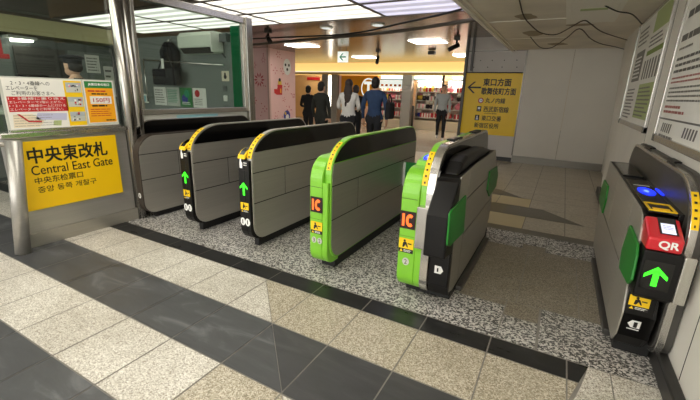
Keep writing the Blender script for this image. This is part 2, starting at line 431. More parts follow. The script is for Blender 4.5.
# ------------------------------------------------------------------ FLOOR
def tiles():
    mb = MB(); names = ['grout', 'white_stone', 'tan_stone', 'slate', 'slate_dark', 'black_stone', 'terrazzo', 'carpet_stone', 'hall_stone', 'hall_dark', 'far_stone', 'yellowish_tile']
    G = 0.004
    def put(m, poly):
        if len(poly) < 3: return
        mb.mi = names.index(m); mb.face([(x, y, 0.0) for x, y in poly])
    def R(x0, x1, y0, y1, g=G): return [(x0 + g, y0 + g), (x1 - g, y0 + g), (x1 - g, y1 - g), (x0 + g, y1 - g)]
    mb.mi = 0; mb.face([(-16, -4, -0.004), (1.2, -4, -0.004), (1.2, 21, -0.004), (-16, 21, -0.004)])
    P = 0.402; X0 = -0.97
    def diag(poly, side):       # the mitre line x + y = 0.184
        return clip(poly, 1, 1, 0.184 - 0.003) if side < 0 else clip(poly, -1, -1, -(0.184 + 0.003))
    arc = lambda y: 0.34 - 0.30 * max(0.0, 2.156 - y) ** 1.0 if y > 1.6 else 0.17
    bands = [(2.155, 1.984, 'k'), (1.984, 1.566, 'w'), (1.566, 1.147, 'd'), (1.147, 0.726, 'w'), (0.726, 0.306, 'd'), (0.306, -0.114, 'w'), (-0.114, -0.534, 'd'), (-0.534, -0.954, 'w'), (-0.954, -3.9, 'd')]
    for y1, y0, kd in bands:
        for k in range(-26, 5):
            x0, x1 = X0 + k * P, X0 + (k + 1) * P
            if x1 > 0.70: x1 = 0.70
            if x0 >= 0.69: continue
            r = R(x0, x1, y0, y1)
            if kd == 'k':
                put('black_stone', clip(r, 1, -0.30, arc(2.156) - 0.30 * 2.156) if x1 > 0.2 else r)
                continue
            if y1 > 0.72 and y0 > 0.7 and kd == 'w' and y1 > 1.5:
                put('white_stone', diag(r, -1))
                t = diag(r, 1)
                if x1 > 0.1: t = clip(t, 1, -0.30, arc(2.156) - 0.30 * 2.156)
                put('tan_stone', t)
            elif kd == 'd':
                t = diag(r, 1); q = diag(r, -1)
                put('slate', q)
                if x1 > 0.1 and y1 > 1.1: t = clip(t, 1, -0.30, arc(2.156) - 0.30 * 2.156)
                put('slate_dark', t)
            elif y1 > 1.1:
                put('white_stone', clip(r, 1, 0, -1.378) if x0 < -1.378 - 0.02 else [])
                put('tan_stone', diag(clip(r, -1, 0, 1.378), -1) if x1 > -1.378 else [])
                put('white_stone', diag(r, 1))
            else: put('white_stone', r)
    # pale relaid tile with a curved cut in front of the wide gate
    c = arc(2.156)
    edge = [(c + 0.30 * (y - 2.156) + 0.02 * math.sin((2.156 - y) * 5), y) for y in (2.152, 2.08, 1.98, 1.88, 1.78, 1.68)]
    mb.mi = names.index('white_stone')
    def under(poly): return [(x, y) for x, y in poly]
    right = edge + [(0.70, 1.68), (0.70, 2.152)]
    put('white_stone', clip(right, 1, 0, 0.44 - 0.003)); put('white_stone', clip(right, -1, 0, -(0.44 + 0.003)))
    # speckled granite under the gates with tan inserts in the wide lane
    put('terrazzo', R(-10.5, -0.14, 2.155, 2.575)); put('terrazzo', R(0.082, 0.70, 2.155, 2.66)); put('terrazzo', R(-0.14, 0.075, 2.155, 2.45))
    put('terrazzo', R(-10.5, -0.47, 2.575, 4.22, 0.0))
    put('carpet_stone', R(-0.14, 0.075, 2.45, 2.66)); 
    put('carpet_stone', R(-0.47, -0.14, 2.575, 2.66))
    for i in range(3):
        for j in range(3):
            put('carpet_stone', R(-0.47 + i * 0.39, -0.47 + (i + 1) * 0.39, 2.66 + j * 0.372, 2.66 + (j + 1) * 0.372, 0.003))
    put('carpet_stone', R(-0.14, 0.06, 3.776, 3.90)); put('terrazzo', R(-0.47, -0.14, 3.776, 4.22)); put('terrazzo', R(-0.14, 0.06, 3.90, 4.22)); put('terrazzo', R(0.06, 0.70, 3.776, 4.22))
    # hall beyond: dark strip, then buff tiles with mitred dark bands
    for k in range(-24, 5):
        x0, x1 = -0.20 + k * 0.42, -0.20 + (k + 1) * 0.42
        if x0 > 0.86: continue
        x1 = min(x1, 0.9)
        put('hall_dark', R(x0, x1, 4.22, 4.38))
        ys = [4.38, 4.88, 5.34, 5.82, 6.19, 6.7, 7.12, 7.54, 7.96, 8.38, 8.8, 9.22]
        for j in range(len(ys) - 1):
            r = R(x0, x1, ys[j], ys[j + 1])
            if j in (1, 3):
                put('hall_dark', clip(r, 1, 1, 5.30 if j == 1 else 5.50)); put('hall_stone', clip(r, -1, -1, -(5.306 if j == 1 else 5.506)))
            else: put('yellowish_tile' if (j in (0, 2) and -1.2 < x0 < -0.6) else 'hall_stone', r)  # a few yellowish tiles next to the dark bands
    for k in range(-22, 2):
        for j in range(14):
            x1 = min(-0.2 + (k + 1) * 0.6, 0.9)
            put('far_stone', R(-0.2 + k * 0.6, x1, 9.22 + j * 0.6, 9.22 + (j + 1) * 0.6))
    put('yellowish_tile', R(-5.0, -4.25, 0.95, 1.10))  # tactile strip by the office counter
    return mb.build('floor', names, kind='structure')
floor = tiles()

# ------------------------------------------------------------------ CEILING, WALLS
b = MB()
b.box((-16, -2.2, 2.65), (1.2, 21, 2.75))
struct('ceiling', b, 'metal_ceiling')
b = MB()
b.box((-1.15, -2.2, 2.37), (0.9, 9.22, 2.645))
b.mi = 1
for y in (5.73, 4.2, 7.4): b.box((-1.15, y, 2.364), (-0.14, y + 0.035, 2.372))
b.box((-1.19, -2.2, 2.345), (-1.14, 9.2, 2.40)); b.box((-1.105, -2.2, 2.355), (-1.085, 9.2, 2.372))
b.box((-0.16, -2.2, 2.362), (-0.11, 6.15, 2.372)); b.box((0.33, -2.2, 2.362), (0.38, 6.15, 2.372))
b.mi = 2
for cx, cy, rx, ry in ((-0.62, 6.9, 0.13, 0.3), (-0.3, 8.3, 0.16, 0.2), (0.0, 6.3, 0.16, 0.10), (-0.6, 5.5, 0.12, 0.2)):
    b.face([(cx + rx * math.cos(t * 0.5236) * (1 + 0.25 * math.sin(t * 2.1)), cy + ry * math.sin(t * 0.5236), 2.3685) for t in range(12)])
struct('ceiling_lowered', b, ['ceiling_white', 'ceiling_trim', 'stain'])
# right wall with the end beside the recess, black skirting
b = MB()
b.px([(-4, 0), (6.95, 0), (8.0, 2.37), (-4, 2.37)], 0.70, 0.86)
b.mi = 1; b.box((0.6985, 2.12, 0.1), (0.701, 2.126, 2.37)); b.box((0.6985, 4.41, 0.1), (0.701, 4.416, 2.37))
struct('wall_right', b, ['wall_white', 'seam'])
b = MB(); b.box((0.86, 6.5, 0), (1.0, 9.3, 2.65)); struct('wall_recess', b, 'wall_white')
b = MB(); b.px([(-4, 0), (6.93, 0), (6.93, 0.10), (-4, 0.10)], 0.645, 0.70, 0.008); struct('baseboard_right', b, 'skirting')
# back wall: sign part and white panels
b = MB()
b.box((-2.09, 9.15, 0), (-0.86, 9.35, 2.65)); b.mi = 1
b.box((-0.86, 9.12, 0), (0.0, 9.35, 2.40)); b.box((0.006, 9.12, 0), (0.87, 9.35, 2.40))
b.mi = 2; b.box((-0.88, 9.11, 0.15), (-0.85, 9.14, 2.37)); b.box((-2.09, 9.142, 2.355), (-0.88, 9.15, 2.38))
b.mi = 3
for i in range(4):
    b.cyl((-1.80 + 0.25 * i, 9.14, 2.17), (-1.80 + 0.25 * i, 9.151, 2.17), 0.012, 8); b.cyl((-1.93 + 0.3 * i, 9.14, 2.03), (-1.93 + 0.3 * i, 9.151, 2.03), 0.012, 8)
struct('wall_back', b, ['wall_grey', 'wall_panel', 'kick', 'seam'])
b = MB(); b.box((-0.86, 9.10, 0), (0.87, 9.125, 0.15)); struct('baseboard_back', b, 'kick')
b = MB(); b.box((-2.09, 9.13, 0), (-0.87, 9.152, 0.09)); struct('baseboard_sign_wall', b, 'skirting')
b = MB(); b.box((-2.13, 9.08, 0), (-2.07, 9.36, 2.65), 0.006); b.box((-2.0, 9.09, 1.95), (-1.95, 9.15, 2.65), 0.004)
struct('trim_1', b, 'grey_dark')
b = MB(); b.box((-16, 20, 0), (1.2, 20.2, 2.7)); struct('wall_far', b, 'beige_wall')
b = MB(); b.box((-15.2, -4, 0), (-15, 20, 2.7)); struct('wall_left', b, 'beige_wall')
b = MB(); b.box((0.9, 9.3, 0), (1.1, 20, 2.7)); struct('wall_side', b, 'beige_wall')

# luminous ceiling panels
def panel(x0, x1, y0, y1, label, cool=False, grp='luminous ceiling panels'):
    t = thing('ceiling_light', ((x0 + x1) / 2, (y0 + y1) / 2, 2.60), label, 'ceiling light', grp)
    b = MB(); b.box((x0 + 0.03, y0 + 0.03, 2.632), (x1 - 0.03, y1 - 0.03, 2.649)); b.build('diffuser', 'luminous_cool' if cool else 'luminous' if y0 > 3 else 'luminous_fill', t)
    b = MB()
    for a, c in (((x0, y0), (x1, y0 + 0.03)), ((x0, y1 - 0.03), (x1, y1)), ((x0, y0 + 0.03), (x0 + 0.03, y1 - 0.03)), ((x1 - 0.03, y0 + 0.03), (x1, y1 - 0.03))):
        b.box((a[0], a[1], 2.622), (c[0], c[1], 2.65))
    b.build('frame', 'pipe', t)
xs = [(-9.32, -7.16), (-7.16, -5.0), (-5.0, -2.84)]
nm = ['above the back of the ticket office', 'above the ticket office window', 'over the gates beside the ticket office']
for (x0, x1), nn in zip(xs, nm):
    for y0, row in ((5.27, 'farthest row'), (4.30, 'second row from the shops'), (3.33, 'row over the gates'))[:3 if x1 > -4 else 2]:
        panel(x0, x1, y0, y0 + 0.97, 'bright luminous ceiling panel %s, %s' % (nn, row))
for y0, row in ((5.27, 'farthest row'), (4.30, 'second row')):
    panel(-2.84, -1.2, y0, y0 + 0.97, 'dim bluish luminous ceiling panel beside the lowered white ceiling, %s' % row, True)
for x0, x1, y0, n in ((-5.0, -2.84, -0.9, 'far left'), (-2.84, -1.2, -0.9, 'beside the lowered ceiling'), (-5.0, -2.84, 1.2, 'above the office counter'), (-2.84, -1.2, 1.2, 'in front of the gates')):
    panel(x0, x1, y0, y0 + 0.97, 'added unseen luminous fill panel over the striped entrance floor, %s' % n)  # fill panels added outside the view to light the foreground
def lamp(x, y, label):
    t = thing('ceiling_lamp', (x, y, 2.60), label, 'ceiling light', 'square ceiling lamps before the shops')
    b = MB(); b.box((x - 0.42, y - 0.34, 2.643), (x + 0.42, y + 0.34, 2.65)); b.build('frame', 'ceiling_trim', t)
    for i in range(3):
        b = MB(); b.box((x - 0.39 + 0.27 * i, y - 0.31, 2.63), (x - 0.14 + 0.27 * i, y + 0.31, 2.645), 0.004); b.build('diffuser', 'lamp_white', t)
lamp(-6.86, 9.4, 'square ceiling lamp beside the pink pillar'); lamp(-3.15, 9.46, 'square ceiling lamp nearest the yellow direction sign')
lamp(-6.64, 12.97, 'square ceiling lamp behind the hanging exit sign'); lamp(-2.97, 12.92, 'square ceiling lamp half behind the yellow sign wall, near the shops')
for x, y, l in ((-4.46, 6.94, 'small round downlight in the metal ceiling nearer the pink pillar'), (-3.32, 6.96, 'small round downlight in the metal ceiling above the man in blue')):
    t = thing('downlight', (x, y, 2.63), l, 'ceiling light', None)
    b = MB(); b.cyl((x, y, 2.63), (x, y, 2.65), 0.13, 24); b.build('trim_ring', 'ceiling_trim', t)
    b = MB(); b.cyl((x, y, 2.622), (x, y, 2.632), 0.10, 24); b.build('diffuser', 'sign_white', t)

t = thing('ceiling_light', (-0.35, 0.7, 2.33), 'added unseen fill light in the lowered white ceiling over the entrance', 'ceiling light')  # fill light added out of view for the near floor and right wall
b = MB(); b.box((-0.95, 0.5, 2.345), (0.25, 0.85, 2.37), .004); b.build('housing', 'ceiling_trim', t)
b = MB(); b.box((-0.92, 0.53, 2.325), (0.22, 0.82, 2.346), .006); b.build('diffuser', 'fill_light', t)
lamp(-11.5, 16.6, 'added square fill lamp in the warm corridor beyond the pink pillar')  # lamp added to brighten the corridor
# cables and pipes under the ceiling
b = MB(); b.tube([(-9.2, 8.2, 2.5), (-5.8, 7.5, 2.5), (-3.09, 6.95, 2.5), (-1.32, 6.19, 2.5)], 0.03); onemesh('conduit_pipe', b, 'pipe', 'grey conduit pipe running across under the metal ceiling', 'pipe')
b = MB(); b.tube([(-9.2, 7.6, 2.62), (-5.8, 7.25, 2.55), (-3.9, 6.9, 2.5), (-2.6, 6.3, 2.52), (-1.47, 5.71, 2.55), (-1.17, 5.42, 2.6)], 0.016); onemesh('ceiling_cable', b, 'rubber', 'black cable drooping beside the conduit pipe below the metal ceiling', 'cable')
b = MB(); b.tube([(-0.573, 4.402, 2.36), (-0.608, 5.305, 2.35), (-0.575, 5.892, 2.34), (-0.471, 6.445, 2.31), (-0.282, 6.599, 2.30), (-0.107, 6.292, 2.34), (0.029, 5.9, 2.355), (0.118, 6.122, 2.35), (0.307, 6.781, 2.33), (0.69, 7.7, 2.33)], 0.007)
onemesh('ceiling_cable', b, 'cable_brown', 'thin brown cable looping along the stained white ceiling, nearer of two', 'cable')
b = MB(); b.tube([(-0.666, 7.123, 2.35), (-0.586, 8.4, 2.33), (-0.39, 8.3, 2.31), (-0.155, 7.27, 2.33), (0.005, 6.503, 2.35), (0.176, 7.364, 2.33), (0.361, 8.0, 2.32), (0.608, 8.5, 2.32), (0.84, 8.9, 2.3)], 0.007)
onemesh('ceiling_cable', b, 'cable_brown', 'thin brown cable looping close to the white back wall top', 'cable')
b = MB(); b.tube([(0.2, 5.1, 2.36), (0.335, 5.341, 2.34), (0.49, 5.511, 2.33), (0.68, 6.233, 2.33)], 0.007)
onemesh('ceiling_cable', b, 'rubber', 'short cable from the ceiling to the framed notice board on the right wall', 'cable')
t = thing('ceiling_hatch', (0.1, 5.4, 2.36), 'framed pale hatch with a yellow sticker in the white ceiling', 'hatch')
b = MB(); b.box((-0.11, 4.5, 2.360), (0.33, 6.12, 2.370), 0.004); b.build('cover', 'ceiling_trim', t)
b = MB(); b.box((-0.02, 5.2, 2.357), (0.24, 5.3, 2.360)); b.build('sticker', 'paper_green', t)

# cctv cameras
def cctv(p, d, label):
    p = Vector(p); d = Vector(d).normalized()
    t = thing('security_camera', p, label, 'camera')
    top = 2.65
    b = MB(); b.box((p.x - 0.06, p.y - 0.06, top - 0.06), (p.x + 0.06, p.y + 0.06, top), 0.008); b.build('ceiling_mount', 'grey_dark', t)
    b = MB(); b.cyl((p.x, p.y, top - 0.05), (p.x, p.y, p.z), 0.022); b.ball((p.x, p.y, p.z), 0.032); b.build('arm', 'black_plastic', t)
    b = MB(); c = p + d * 0.06 - Vector((0, 0, 0.03)); b.cyl(c - d * 0.12, c + d * 0.12, 0.05, 16); b.build('body', 'black_plastic', t)
    b = MB(); b.cyl(c + d * 0.115, c + d * 0.14, 0.04, 16); b.build('lens', 'black_gloss', t)
cctv((-2.33, 9.0, 2.50), (-0.75, -0.5, -0.45), 'black security camera hanging beside the yellow direction sign')
cctv((-5.2, 11.0, 2.45), (0.2, -0.7, -0.9), 'black security camera above the shops between two ceiling lamps')
cctv((-5.92, 6.87, 2.52), (0.7, -0.5, -0.5), 'black security camera at the corner above the pink pillar')
b = MB(); b.box((-3.76, 11.35, 2.54), (-3.56, 11.5, 2.64), 0.01); onemesh('ceiling_speaker', b, 'grey_dark', 'small dark box speaker on the ceiling before the lit cove', 'speaker')
t = thing('exit_sign', (-5.95, 10.2, 2.2), 'small hanging white exit sign with a green left arrow', 'sign')
b = MB(); b.box((-6.14, 10.19, 2.25), (-5.80, 10.25, 2.55), 0.006); b.build('panel', 'sign_white', t)
s = Sheet((-6.14, 10.19, 2.25), (1, 0, 0), (0, 0, 1))
s.poly('sign_green', [(0.06, 0.15), (0.16, 0.25), (0.21, 0.25), (0.13, 0.17), (0.29, 0.17), (0.29, 0.13), (0.13, 0.13), (0.21, 0.05), (0.16, 0.05)])
s.build('arrow', t)
b = MB()
for x in (-6.08, -5.86): b.cyl((x, 10.22, 2.54), (x, 10.22, 2.65), 0.006, 8)
b.build('hanger', 'grey_dark', t)

# ------------------------------------------------------------------ TICKET GATES
def arcpts(cy, cz, ry, rz, a0, a1, n=10):
    return [(cy + ry * math.cos(math.radians(a0 + (a1 - a0) * i / n)), cz + rz * math.sin(math.radians(a0 + (a1 - a0) * i / n))) for i in range(n + 1)]
def plate_profile(yf, yb, z0, zt, fy, fz, by=0.2, bz=0.22, cb=0.11, ins=0.0):
    yf += ins; yb -= ins; z0 += ins; zt -= ins
    p = arcpts(yf + cb, z0 + cb, cb, cb, 270, 180, 6)
    p += arcpts(yf + fy, zt - fz, fy, fz, 180, 90, 12)
    p += arcpts(yb - by, zt - bz, by, bz, 90, 0, 10)
    p += arcpts(yb - cb, z0 + cb, cb, cb, 0, -90, 6)
    return p
PLATE = dict(yb=4.20, z0=0.095, zt=1.062, cb=0.14)
def side_panels(t, x0, x1, prof, zband, ymax, name='side_panel', seams=((0.44, 0.71), 2.77), mats='steel_gate', top='black_gloss'):
    """brushed cover sheets with open joints and the glossy black upper band"""
    zs, yv = seams; g = 0.0045
    b = MB(); b.px(cliprect(prof, -1, 9, -1, zband - g), x0 - .001, x0 + .0012); b.build('panel_backing', 'seam', t)
    cells = [(-1, 9, -1, zs[0]), (-1, yv, zs[0], zs[1]), (yv, 9, zs[0], zs[1]), (-1, 9, zs[1], zband)]
    for y0, y1, za, zb in cells:
        q = cliprect(prof, y0 + g, y1 - g, za + g, zb - g)
        if len(q) > 2:
            b = MB(); b.px(q, x0, x1); b.build(name, mats, t)
    q = cliprect(prof, -1, 9, zband + g, 9)
    if len(q) > 2: b = MB(); b.px(q, x0, x1 + 0.001); b.build('upper_band', top, t)
def rim_label(t, prof, xa, xb, z0, z1, mat='yellow', nm='warning_label', inkmat='ink'):
    """label wrapped over the curved front edge of the tall plate"""
    pts = [p for p in prof if z0 <= p[1] <= z1 and p[0] < 3.0]
    b = MB(); b.mi = 0
    cy, cz = 3.0, 0.6
    off = []
    for y, z in pts:
        d = Vector((y - cy, z - cz)); d.normalize(); off.append((y + d.x * 0.002, z + d.y * 0.002, d))
    for (y0, a0, d0), (y1, a1, d1) in zip(off, off[1:]):
        b.mi = 0
        b.face([(xa, y0, a0), (xb, y0, a0), (xb, y1, a1), (xa, y1, a1)])
        b.mi = 1
        for k in (0.5,):
            ya, za = y0 + (y1 - y0) * (k - 0.22), a0 + (a1 - a0) * (k - 0.22); yc, zc = y0 + (y1 - y0) * (k + 0.1), a0 + (a1 - a0) * (k + 0.1)
            wx = (xb - xa) * random.uniform(0.28, 0.4)
            b.face([(xa + wx, ya + d0.x * 0.002, za + d0.y * 0.002), (xb - wx, ya + d0.x * 0.002, za + d0.y * 0.002), (xb - wx, yc + d0.x * 0.002, zc + d0.y * 0.002), (xa + wx, yc + d0.x * 0.002, zc + d0.y * 0.002)])
    return b.build(nm, [mat, inkmat], t)
def pictogram(s, x, y, w, h):
    """yellow caution label: little figure and a flap over a line of print"""
    s.rect('yellow', x, y + h * 0.28, x + w, y + h); s.rect('ink', x, y, x + w, y + h * 0.28)
    cx, cy = x + w * 0.45, y + h * 0.6
    s.disc('ink', cx - w * 0.06, cy + h * 0.24, w * 0.08, 1.5, 10)
    s.poly('ink', [(cx - w * .2, cy - h * .22), (cx - w * .08, cy - h * .22), (cx + w * .02, cy - h * .02), (cx + w * .12, cy - h * .2), (cx + w * .2, cy - h * .2), (cx + w * .08, cy + h * .12), (cx - w * .02, cy + h * .18), (cx - w * .16, cy + h * .1)], 1.5)
    s.rect('ink', cx + w * .16, cy + h * .02, cx + w * .42, cy + h * .1, 1.5)
    s.poly('yellow', [(x + w * .08, y + h * .05), (x + w * .3, y + h * .05), (x + w * .19, y + h * .24)], 1.5)
    s.lines('white_print', x + w * .36, y + h * .05, x + w * .95, y + h * .23, 2)
def arrow(s, mat, cx, cy, w, h, l=1.5):
    a = w / 2; k = w * 0.13
    s.poly(mat, [(cx, cy + h / 2), (cx + a, cy + h / 2 - a * 0.95), (cx + a, cy + h / 2 - a * 0.95 - k * 1.7), (cx, cy + h / 2 - k * 2.2)], l)
    s.poly(mat, [(cx, cy + h / 2), (cx, cy + h / 2 - k * 2.2), (cx - a, cy + h / 2 - a * 0.95 - k * 1.7), (cx - a, cy + h / 2 - a * 0.95)], l)
    s.rect(mat, cx - k, cy - h / 2, cx + k, cy + h / 2 - k * 2.0, l)
def gate_base(t, x0, x1, y0=2.44, y1=4.0):
    b = MB(); b.box((x0, y0, 0), (x1, y1, 0.10), 0.006); b.build('base', 'black_matte', t)
def dark_gate(xr, label):
    """tall plate on the right, low black nosed body on its left"""
    t = thing('ticket_gate', (xr - 0.07, 3.2, 0), label, 'ticket gate', 'automatic ticket gates')
    yf = 2.33; prof = plate_profile(yf=yf, fy=0.36, fz=0.26, **PLATE); inner = plate_profile(yf=yf, fy=0.36, fz=0.26, ins=0.012, **PLATE)
    b = MB(); b.px(prof, xr - 0.055, xr - 0.004, 0.004); b.build('tall_plate', 'steel_gate', t)
    side_panels(t, xr - 0.004, xr, inner, 0.885, 4.2)
    rim_label(t, prof, xr - 0.055, xr - 0.005, 0.83, 1.03)
    # low body and its black rounded front strip
    xl = xr - 0.132
    body = arcpts(2.30 + 0.12, 0.215, 0.12, 0.12, 270, 180, 6) + arcpts(2.30 + 0.1, 0.79, 0.1, 0.11, 180, 90, 8) + [(4.12, 0.9), (4.18, 0.80), (4.18, 0.2), (4.10, 0.095)]
    b = MB(); b.px(body, xl, xr - 0.056, 0.006); b.build('low_body', 'black_plastic', t)
    fr = [p for p in body if p[0] <= 2.421]
    strip = fr + [(2.44, 0.9), (2.44, 0.095)]
    b = MB(); b.px(cliprect(strip, 0, 9, 0.0, 0.82), xr - 0.056, xr - 0.010, 0.004); b.build('front_strip', 'black_plastic', t)
    # yellow eye-shaped ticket slot surround on the nose
    b = MB(); b.px([(2.300, 0.832), (2.31, 0.862), (2.34, 0.893), (2.40, 0.918), (2.50, 0.925), (2.50, 0.89), (2.40, 0.885), (2.33, 0.85), (2.31, .832)], xl - .002, xr - 0.054, 0.003); slot = b.build('slot_surround', 'yellow', t)
    b = MB(); b.px([(2.311, 0.868), (2.338, 0.897), (2.395, 0.922), (2.47, 0.928), (2.47, 0.91), (2.36, 0.875)], xl + 0.014, xr - 0.068); b.build('slot_window', 'black_gloss', slot)
    w = 0.124
    s = Sheet((xl, 2.297, 0.1), (1, 0, 0), (0, 0, 1), 0.0025)
    arrow(s, 'led_green', w * 0.5, 0.475, 0.088, 0.115); s.build('green_arrow', t, 'lit green arrow')
    s = Sheet((xl, 2.297, 0.1), (1, 0, 0), (0, 0, 1), 0.0025); pictogram(s, w * 0.5 - 0.046, 0.262, 0.092, 0.09); s.build('caution_label', t, 'yellow caution label')
    s = Sheet((xl, 2.297, 0.1), (1, 0, 0), (0, 0, 1), 0.0025)
    for cx in (w * 0.27, w * 0.72): s.disc('white_print', cx, 0.175, 0.028, ry=0.036); 
    for cx in (w * 0.27, w * 0.72): s.rect('ink', cx - .006, .155, cx + .004, .195, 1.5)
    s.build('lane_numbers', t)
    s = Sheet((xl, 2.297, 0.1), (1, 0, 0), (0, 0, 1), 0.0025); s.rect('black_plastic', w * .1, .65, w * .12, .66)
    s.poly('white_print', [(w * .22, .655), (w * .44, .655), (w * .48, .70), (w * .38, .712), (w * .38, .735), (w * .26, .735), (w * .20, .69)]); s.lines('white_print', w * .58, .675, w * .92, .712, 2); s.build('hand_symbol', t)
    s = Sheet((xl, 2.297, 0.1), (1, 0, 0), (0, 0, 1), 0.001); s.rect('seam', 0.004, 0.635, w, 0.639); s.build('strip_seam', t)
    gate_base(t, xl + 0.02, xr - 0.055)
    return t
# gate against the ticket office: plain plate and low steel body
t = thing('ticket_gate', (-3.82, 3.2, 0), 'plain steel ticket gate end closest to the ticket office, without arrow or lettering', 'ticket gate', 'automatic ticket gates')
prof = plate_profile(yf=2.30, fy=0.27, fz=0.26, yb=4.08, z0=0.065, zt=1.055)
b = MB(); b.px(prof, -3.885, -3.868, 0.004); b.build('plate_rim', 'steel_bright', t)
b = MB(); b.px(plate_profile(yf=2.31, fy=0.27, fz=0.26, yb=4.07, z0=0.065, zt=1.045), -3.87, -3.855); b.build('tall_plate', 'black_gloss', t)
low = arcpts(2.30 + .12, .185, .12, .12, 270, 180, 6) + arcpts(2.30 + .20, .70, .20, .21, 180, 90, 10) + [(4.0, .91), (4.08, .84), (4.08, .2), (4.0, .065)]
b = MB(); b.px(low, -3.855, -3.765, 0.005); b.build('low_body', 'brown_dark', t)
lin = [(y + (0.012 if y < 2.6 else -0.012), z - (0.012 if z > .8 else 0)) for y, z in low]
side_panels(t, -3.766, -3.760, lin, 0.905, 4.0, mats='steel_gate', top='steel_gate')
s = Sheet((-3.855, 2.297, 0.1), (1, 0, 0), (0, 0, 1)); s.disc('white_print', .045, .17, .024, ry=.03); s.rect('ink', .039, .156, .049, .184, 1.5); s.build('lane_number', t)
gate_base(t, -3.84, -3.79)
dark_gate(-2.975, 'black-fronted ticket gate with lit green arrow, second from the ticket office')
dark_gate(-2.225, 'black-fronted ticket gate with lit green arrow, beside the green IC gates')

def ic_display(t, x0, x1, z0, z1, y):
    s = Sheet((x0, y, z0), (1, 0, 0), (0, 0, 1), 0.003); w, h = x1 - x0, z1 - z0
    s.rect('led_back', 0, 0, w, h); s.rect('led_orange', w * .14, h * .15, w * .30, h * .85, 2)
    cx, cy, n = w * .65, h * .5, 16
    s.m('led_orange')
    for k in range(n):
        a, c = math.radians(48 + 264 * k / n), math.radians(48 + 264 * (k + 1) / n)
        s.mb.face([s.P(cx + q * w * math.cos(e), cy + p * h * math.sin(e), 2) for q, p, e in ((.10, .17, a), (.27, .36, a), (.27, .36, c), (.10, .17, c))])
    s.build('ic_display', t, 'lit orange IC display')
def green_front(t, xl, xr, yf, prof_kw):
    """bright green nose with curved shoulder"""
    body = arcpts(yf + .11, .175, .11, .11, 270, 180, 8) + arcpts(yf + .17, .745, .17, .18, 180, 90, 12) + [(2.9, .93), (4.0, .93), (4.12, .88), (4.18, .78), (4.18, .18), (4.06, .065)]
    front = cliprect(body, 0, 2.62, 0, 9); rear = cliprect(body, 2.621, 9, 0, 9)
    b = MB(); b.px(rear, xl + .004, xr, 0.004); b.build('rear_body', 'steel_gate_dark', t)
    b = MB(); b.px(front, xl, xr, 0.012, 3); return b, body
# green gate (narrow)
t = thing('ticket_gate', (-1.52, 3.2, 0), 'green-fronted ticket gate with steel side, third lane from the ticket office', 'ticket gate', 'automatic ticket gates')
xr = -1.435; kw = dict(yf=2.335, fy=0.36, fz=0.26, **PLATE); prof = plate_profile(**kw)
b = MB(); b.px(prof, xr - 0.06, xr - 0.004, 0.005); b.build('tall_plate', 'green_paint', t)
side_panels(t, xr - 0.004, xr, plate_profile(ins=0.012, **kw), 0.885, 4.2, mats='steel_gate_dark')
rim_label(t, prof, xr - 0.048, xr - 0.014, 0.83, 1.035)
b, body = green_front(t, -1.612, xr - 0.061, 2.30, kw); b.build('low_body', 'green_paint', t)
b = MB(); b.px(cliprect([p for p in body if p[0] < 2.48] + [(2.48, .925), (2.48, .065)], 0, 9, 0, .74), xr - 0.061, xr - 0.012, 0.01); b.build('front_strip', 'green_paint', t)
ic_display(t, -1.600, -1.490, .50, .625, 2.299)
s = Sheet((-1.597, 2.299, .325), (1, 0, 0), (0, 0, 1), 0.0025); pictogram(s, 0, 0, .105, .10); s.build('caution_label', t, 'yellow caution label')
s = Sheet((-1.612, 2.299, .24), (1, 0, 0), (0, 0, 1), 0.0025)
for cx, c in ((.045, '3'), (.098, '2')): s.disc('paper_grey', cx, .03, .022, ry=.026); s.text('ink', c, cx - .009, .014, .032, .018)
s.build('lane_numbers', t)
s = Sheet((-1.612, 2.299, .1), (1, 0, 0), (0, 0, 1), 0.001); s.rect('seam', .002, .60, .12, .603); s.rect('seam', .002, .345, .12, .347); s.build('strip_seam', t)
b = MB(); b.box((xr, 3.84, .42), (-1.14, 3.865, .69), .008); b.build('flap_door', 'green_flap', t)
b = MB(); b.box((xr, 3.825, .425), (xr + .022, 3.84, .685)); b.build('flap_light', 'flap_edge', t)
gate_base(t, -1.585, xr - 0.02)

# wide green gate with a black reader module on its right
t = thing('ticket_gate', (-0.66, 3.2, 0), 'wide ticket gate with green left front and black reader module on its right', 'ticket gate', 'automatic ticket gates')
kw = dict(yf=2.30, fy=0.26, fz=0.34, yb=4.12, z0=0.065, zt=1.085); prof = plate_profile(**kw)
b = MB(); b.px(plate_profile(**dict(kw, yf=2.312)), -0.735, -0.690, 0.005); b.build('tall_plate', 'green_paint', t)
b = MB(); b.px(plate_profile(**dict(kw, yf=2.285)), -0.690, -0.635, 0.004); pl = b.build('plate_rim', 'steel_bright', t)
b = MB(); b.px(plate_profile(ins=.02, **dict(kw, yf=2.285)), -0.636, -0.630); b.build('upper_band', 'black_gloss', t)
rim_label(t, prof, -0.732, -0.694, .82, 1.05)
for y0, y1 in ((2.75, 3.0), (3.5, 3.75)):
    b = MB(); b.box((-0.715, y0, 1.083), (-0.655, y1, 1.096), .005); b.build('top_pad', 'black_plastic', t)
b, body = green_front(t, -0.862, -0.735, 2.30, kw); b.build('low_body', 'green_paint', t)
b = MB(); b.px(cliprect([p for p in body if p[0] < 2.48] + [(2.48, .925), (2.48, .065)], 0, 9, 0, .41), -0.736, -0.688, .004); b.build('front_strip', 'green_paint', t)
b = MB(); b.box((-0.733, 2.255, .41), (-0.634, 2.42, .70), .006); b.build('steel_block', 'steel_bright', t)
b = MB(); b.px([(2.50, .922), (2.52, .955), (2.72, .985), (2.74, .925)], -0.85, -0.745, .008); rd = b.build('card_reader', 'green_paint', t)
